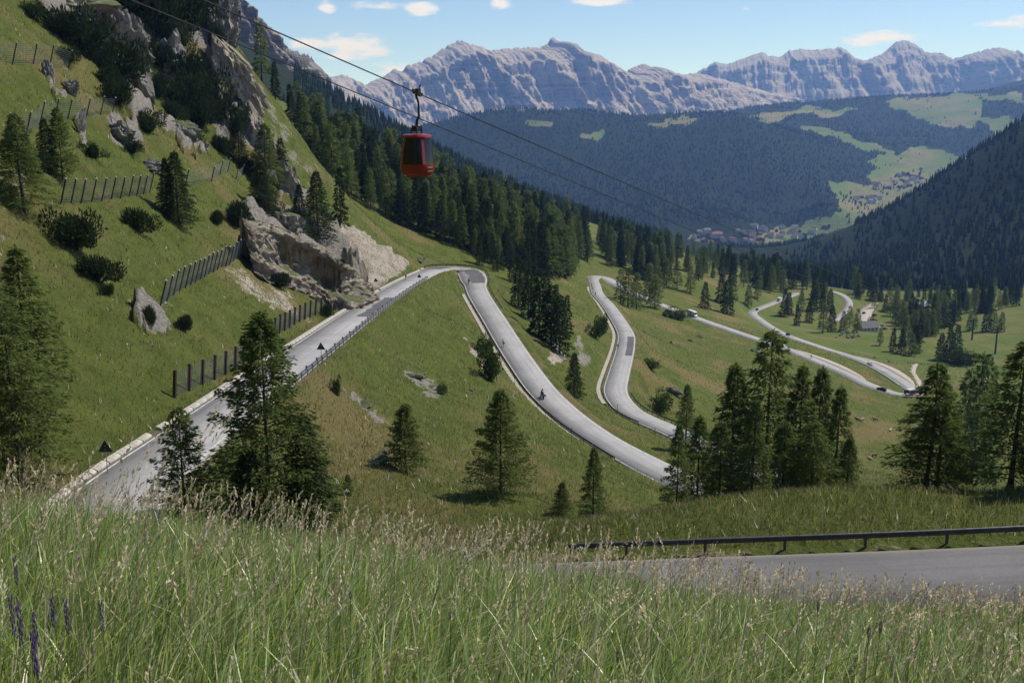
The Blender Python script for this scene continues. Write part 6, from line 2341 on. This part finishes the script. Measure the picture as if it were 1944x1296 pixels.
COWS = {(c, l): cow_mesh(M_COW if c else M_COWW, l) for c in (0, 1) for l in (0, 1)}
for u, v, c, l, rz, lab in ((1660, 868, 1, 0, .3, 'brown cow standing at the head of the resting group'), (1652, 872, 0, 1, 2.0, 'cream cow lying beside the standing brown cow'), (1684, 870, 1, 1, .2, 'brown cow lying apart from the resting group'), (1662, 800, 1, 0, 2.8, 'brown cow grazing alone higher on the meadow'),
                            (1636, 800, 0, 0, .5, 'cream cow grazing beside another higher on the meadow'), (1690, 818, 0, 1, 1.0, 'pale cow lying alone in the middle meadow'), (1628, 797, 1, 1, 2.2, 'brown cow lying beside the cream grazing cow')):
    g = G(u, v, 200)
    e = empty('cow', tuple(g), rz)
    obj('body', COWS[(c, l)], e)
    m = MB()
    hz = 1.30 if not l else 1.0
    for s in (-1, 1):
        m.tube([(1.24, s * .10, hz - .02), (1.26, s * .24, hz + .08), (1.32, s * .26, hz + .2)], [.035, .025, .008], 5)
    m.build('horns', M_COWW, e)
    tag(e, lab, 'cow')

# ------------------------------------------------------------------ hut with terrace, barns, village
M_SLATE = plain('grey_shingle', (.13, .13, .135), .8, var=.25, scale=4)
M_WALLW = plain('white_render', (.62, .60, .56), .9, var=.08, scale=1)
M_BLUE = plain('blue_roofing', (.07, .12, .24), .5)
M_TILE = plain('brown_roof', (.13, .085, .065), .85, var=.2, scale=2)
M_TILER = plain('reddish_roof', (.24, .105, .08), .85, var=.2, scale=2)
M_BARN = plain('barn_wood', (.12, .085, .06), .9, var=.25, scale=2)


def house(name, pos, rz, L, Wd, h, rh, wallm, roofm, label, cat='house', group=None, nwin=3, storeys=2, over=.7):
    e = empty(name, pos, rz)
    m = MB()
    m.box((0, 0, h / 2 - .5), (L, Wd, h + 1))
    for s in (-1, 1):
        m.add([(s * L / 2, -Wd / 2, h), (s * L / 2, Wd / 2, h), (s * L / 2, 0, h + rh)], [(0, 1, 2)])
    m.build('wall', wallm, e)
    m = MB()
    for s in (-1, 1):
        ez = h - over * rh / (Wd / 2)
        a = [(-L / 2 - over, s * (Wd / 2 + over), ez), (L / 2 + over, s * (Wd / 2 + over), ez), (L / 2 + over, 0, h + rh), (-L / 2 - over, 0, h + rh)]
        m.add([(x, y, z + .03) for x, y, z in a] + [(x, y, z + .28) for x, y, z in a], [(0, 1, 2, 3), (4, 5, 6, 7), (0, 1, 5, 4), (1, 2, 6, 5), (3, 0, 4, 7)])
    r = m.build('roof', roofm, e)
    m = MB(); m.box((L * .2, Wd * .15, h + rh + .3), (.8, .8, 1.4)); m.build('chimney', wallm, r)
    for st in range(storeys):
        for i in range(nwin):
            for s in (-1, 1):
                z = h * (st + .55) / storeys
                m = MB(); m.box(((i + .5) / nwin * L - L / 2, s * (Wd / 2 + .02), z), (1.1, .06, 1.3)); m.build('window', M_GLASS, e)
    m = MB(); m.box((L / 2 + .02, 0, 1.05), (.06, 1.1, 2.1)); m.build('door', M_BARN, e)
    tag(e, label, cat, group)
    return e


g = G(1645, 628, 300)
house('mountain_hut', (g[0], g[1], g[2]), .35, 13, 8.5, 3.2, 3.6, M_WALLW, M_SLATE, 'low white mountain hut with a steep grey roof by the car park', 'hut', None, 4, 1)
g = G(1664, 626, 300)
e = empty('sun_umbrella', (g[0], g[1], g[2]))
m = MB(); m.tube([(0, 0, 0), (0, 0, 2.9)], .05, 6); m.build('pole', M_STEEL, e)
m = MB(); m.lathe([(2.6, 2.35), (2.6, 2.38), (1.2, 2.85), (.05, 3.15), (.0, 3.1)], 8); m.build('canopy', M_WHITE, e)
tag(e, 'white terrace parasol beside the mountain hut', 'parasol')
g = G(1749, 587, 300)
house('barn', (g[0], g[1], g[2]), .5, 10, 7, 3.5, 2.5, M_BARN, M_BLUE, 'small blue roofed barn at the forest edge of the meadow', 'barn', None, 2, 1)
g = G(1833, 740, 200)
house('hay_barn', (g[0], g[1], g[2]), .8, 5, 4, 2.6, 1.6, M_BARN, M_BARN, 'tiny dark wooden barn behind the twin trunked larch', 'barn', None, 1, 1, .4)
# far village: walls, roofs and windows, alike houses share meshes
protos = []
for (L, Wd, h, rh, wm, rm, lab) in ((16, 12, 8, 4, M_WALLW, M_TILE, 'white house with a brown roof in the valley village'), (13, 11, 7, 3.6, M_WALLW, M_TILER, 'white house with a reddish roof in the valley village'),
                                   (20, 13, 9.5, 4.2, M_WALLW, M_SLATE, 'large white house with a grey roof in the valley village'), (12, 9, 5.5, 3.4, M_BARN, M_TILE, 'dark wooden house in the valley village')):
    protos.append((house('house', (0, -50, -500), 0, L, Wd, h, rh, wm, rm, lab, 'house', lab.replace('house', 'houses', 1), 4, 2, 1.0), lab))
rv = np.random.default_rng(12)
spots = []
for u0, u1, v0, v1, n, w in ((1318, 1440, 440, 466, 38, 0), (1425, 1545, 434, 458, 34, 0), (1540, 1600, 432, 448, 12, 0), (1622, 1668, 374, 386, 16, 1), (1688, 1756, 340, 358, 20, 1), (1655, 1700, 350, 362, 8, 1), (1690, 1760, 318, 335, 3, 2)):
    for _ in range(n):
        spots.append((rv.uniform(u0, u1), rv.uniform(v0, v1), w))


def GF(u, v, y0, y1):
    d = ray(u, v)
    Y = np.linspace(y0, y1, 500)
    P = d[None] * (Y / d[1])[:, None]
    h = HF(P[:, 0], P[:, 1])
    b = np.where(P[:, 2] < h)[0]
    return None if not len(b) else (P[b[0], 0], P[b[0], 1], h[b[0]])


first = [True] * len(protos)
done = []
for u, v, w in spots:
    g = GF(u, v, 3000, 6200)
    if g is None or any(abs(g[0] - q[0]) < 15 and abs(g[1] - q[1]) < 22 for q in done):
        continue
    done.append(g)
    k = int(rv.choice(4, p=[.38, .22, .22, .18])) if w == 0 else int(rv.choice(4, p=[.3, .1, .15, .45]))
    pr, lab = protos[k]
    o = pr if first[k] else copy_tree(pr)
    first[k] = False
    o.location = (g[0], g[1], g[2])
    o.rotation_euler = (0, 0, rv.uniform(-.6, .6) + (1.57 if rv.random() < .4 else 0))
    s = rv.uniform(1.0, 1.5)
    o.scale = (s, s, s)
g = GF(1360, 452, 3000, 5000)
house('hotel', g, .2, 38, 20, 15, 6, M_WALLW, M_TILER, 'biggest pale building with reddish roof in the valley village', 'building', None, 8, 4, 1.2)
for u, v, lab in ((989, 214, 'white cable station on the wooded ridge crest'), (1553, 208, 'white mountain inn on the high pasture')):
    g = GF(u, v, 4500, 7600)
    if g is not None:
        house('summit_building', g, .1, 34, 16, 10, 4, M_WALLW, M_SLATE, lab, 'building', None, 6, 2)

# dirt track
tp = np.array([G(u, v, 300) for u, v in ((1738, 690), (1733, 697), (1731, 706), (1736, 714), (1742, 724), (1744, 735), (1741, 745))])
tp = resample(tp, 1.5)
for _ in range(8):
    tp[1:-1] = .5 * tp[1:-1] + .25 * (tp[:-2] + tp[2:])
tp[:, 2] = H(tp[:, 0], tp[:, 1]) + .12
tag(strip('dirt_path', tp, normals2(tp), -1.6, 1.6, 0.0, M_GRAVEL, None, skirt=.5, jit=.5), kind='structure')
# plank fence and posts across the valley meadow
ff = np.array([G(u, v, 200) for u, v in ((1722, 690), (1745, 692), (1780, 694), (1815, 696), (1850, 702))])
ff = resample(ff, 5.0)
e = empty('meadow_fence', tuple(ff[0]))
for j, q in enumerate(ff):
    obj('post', box_mesh('meadow_post', (.22, .22, 1.5), M_WOOD), e, tuple(np.array([q[0], q[1], Hs(q[0], q[1]) - .2]) - ff[0]))
    if j:
        for z in (.5, 1.0):
            m = MB()
            a = np.array([ff[j - 1][0], ff[j - 1][1], Hs(*ff[j - 1][:2]) + z]) - ff[0]
            b2 = np.array([q[0], q[1], Hs(*q[:2]) + z]) - ff[0]
            m.tube([a, b2], .07, 5)
            m.build('rail', M_WOOD, e)
tag(e, 'wooden rail fence crossing the valley meadow beside the dirt track', 'fence')
for u, v, lab in ((1085, 838, 'thin snow pole on the edge of the second road leg'), (1243, 832, 'thin snow pole on the edge of the third road leg'), (1172, 785, 'thin snow pole above the lower end of the retaining wall'), (1648, 688, 'dark roadside post by the lay-by leg')):
    g = G(u, v, 60)
    e = empty('snow_pole', tuple(g))
    m = MB(); m.tube([(0, 0, -.2), (0, 0, 2.2)], .045, 6); m.build('pole', M_WOOD, e)
    m = MB(); m.tube([(0, 0, 1.6), (0, 0, 1.9)], .048, 6); m.build('red_band', PAINT['red'], e)
    tag(e, lab, 'pole')
# ------------------------------------------------------------------ haze: the air between
hz = MB()
hz.box((0, 7500, 390), (40000, 17500, 1740))
b = NB('haze')
pv = b.n('ShaderNodeVolumePrincipled')
pv.inputs['Color'].default_value = (.24, .44, 1.0, 1)
pv.inputs['Density'].default_value = 6.0e-5
pv.inputs['Absorption Color'].default_value = (1, 1, 1, 1)
pv.inputs['Anisotropy'].default_value = 0.25
b.link(pv.outputs[0], b.out.inputs['Volume'])
tag(hz.build('haze', b.m), kind='stuff')
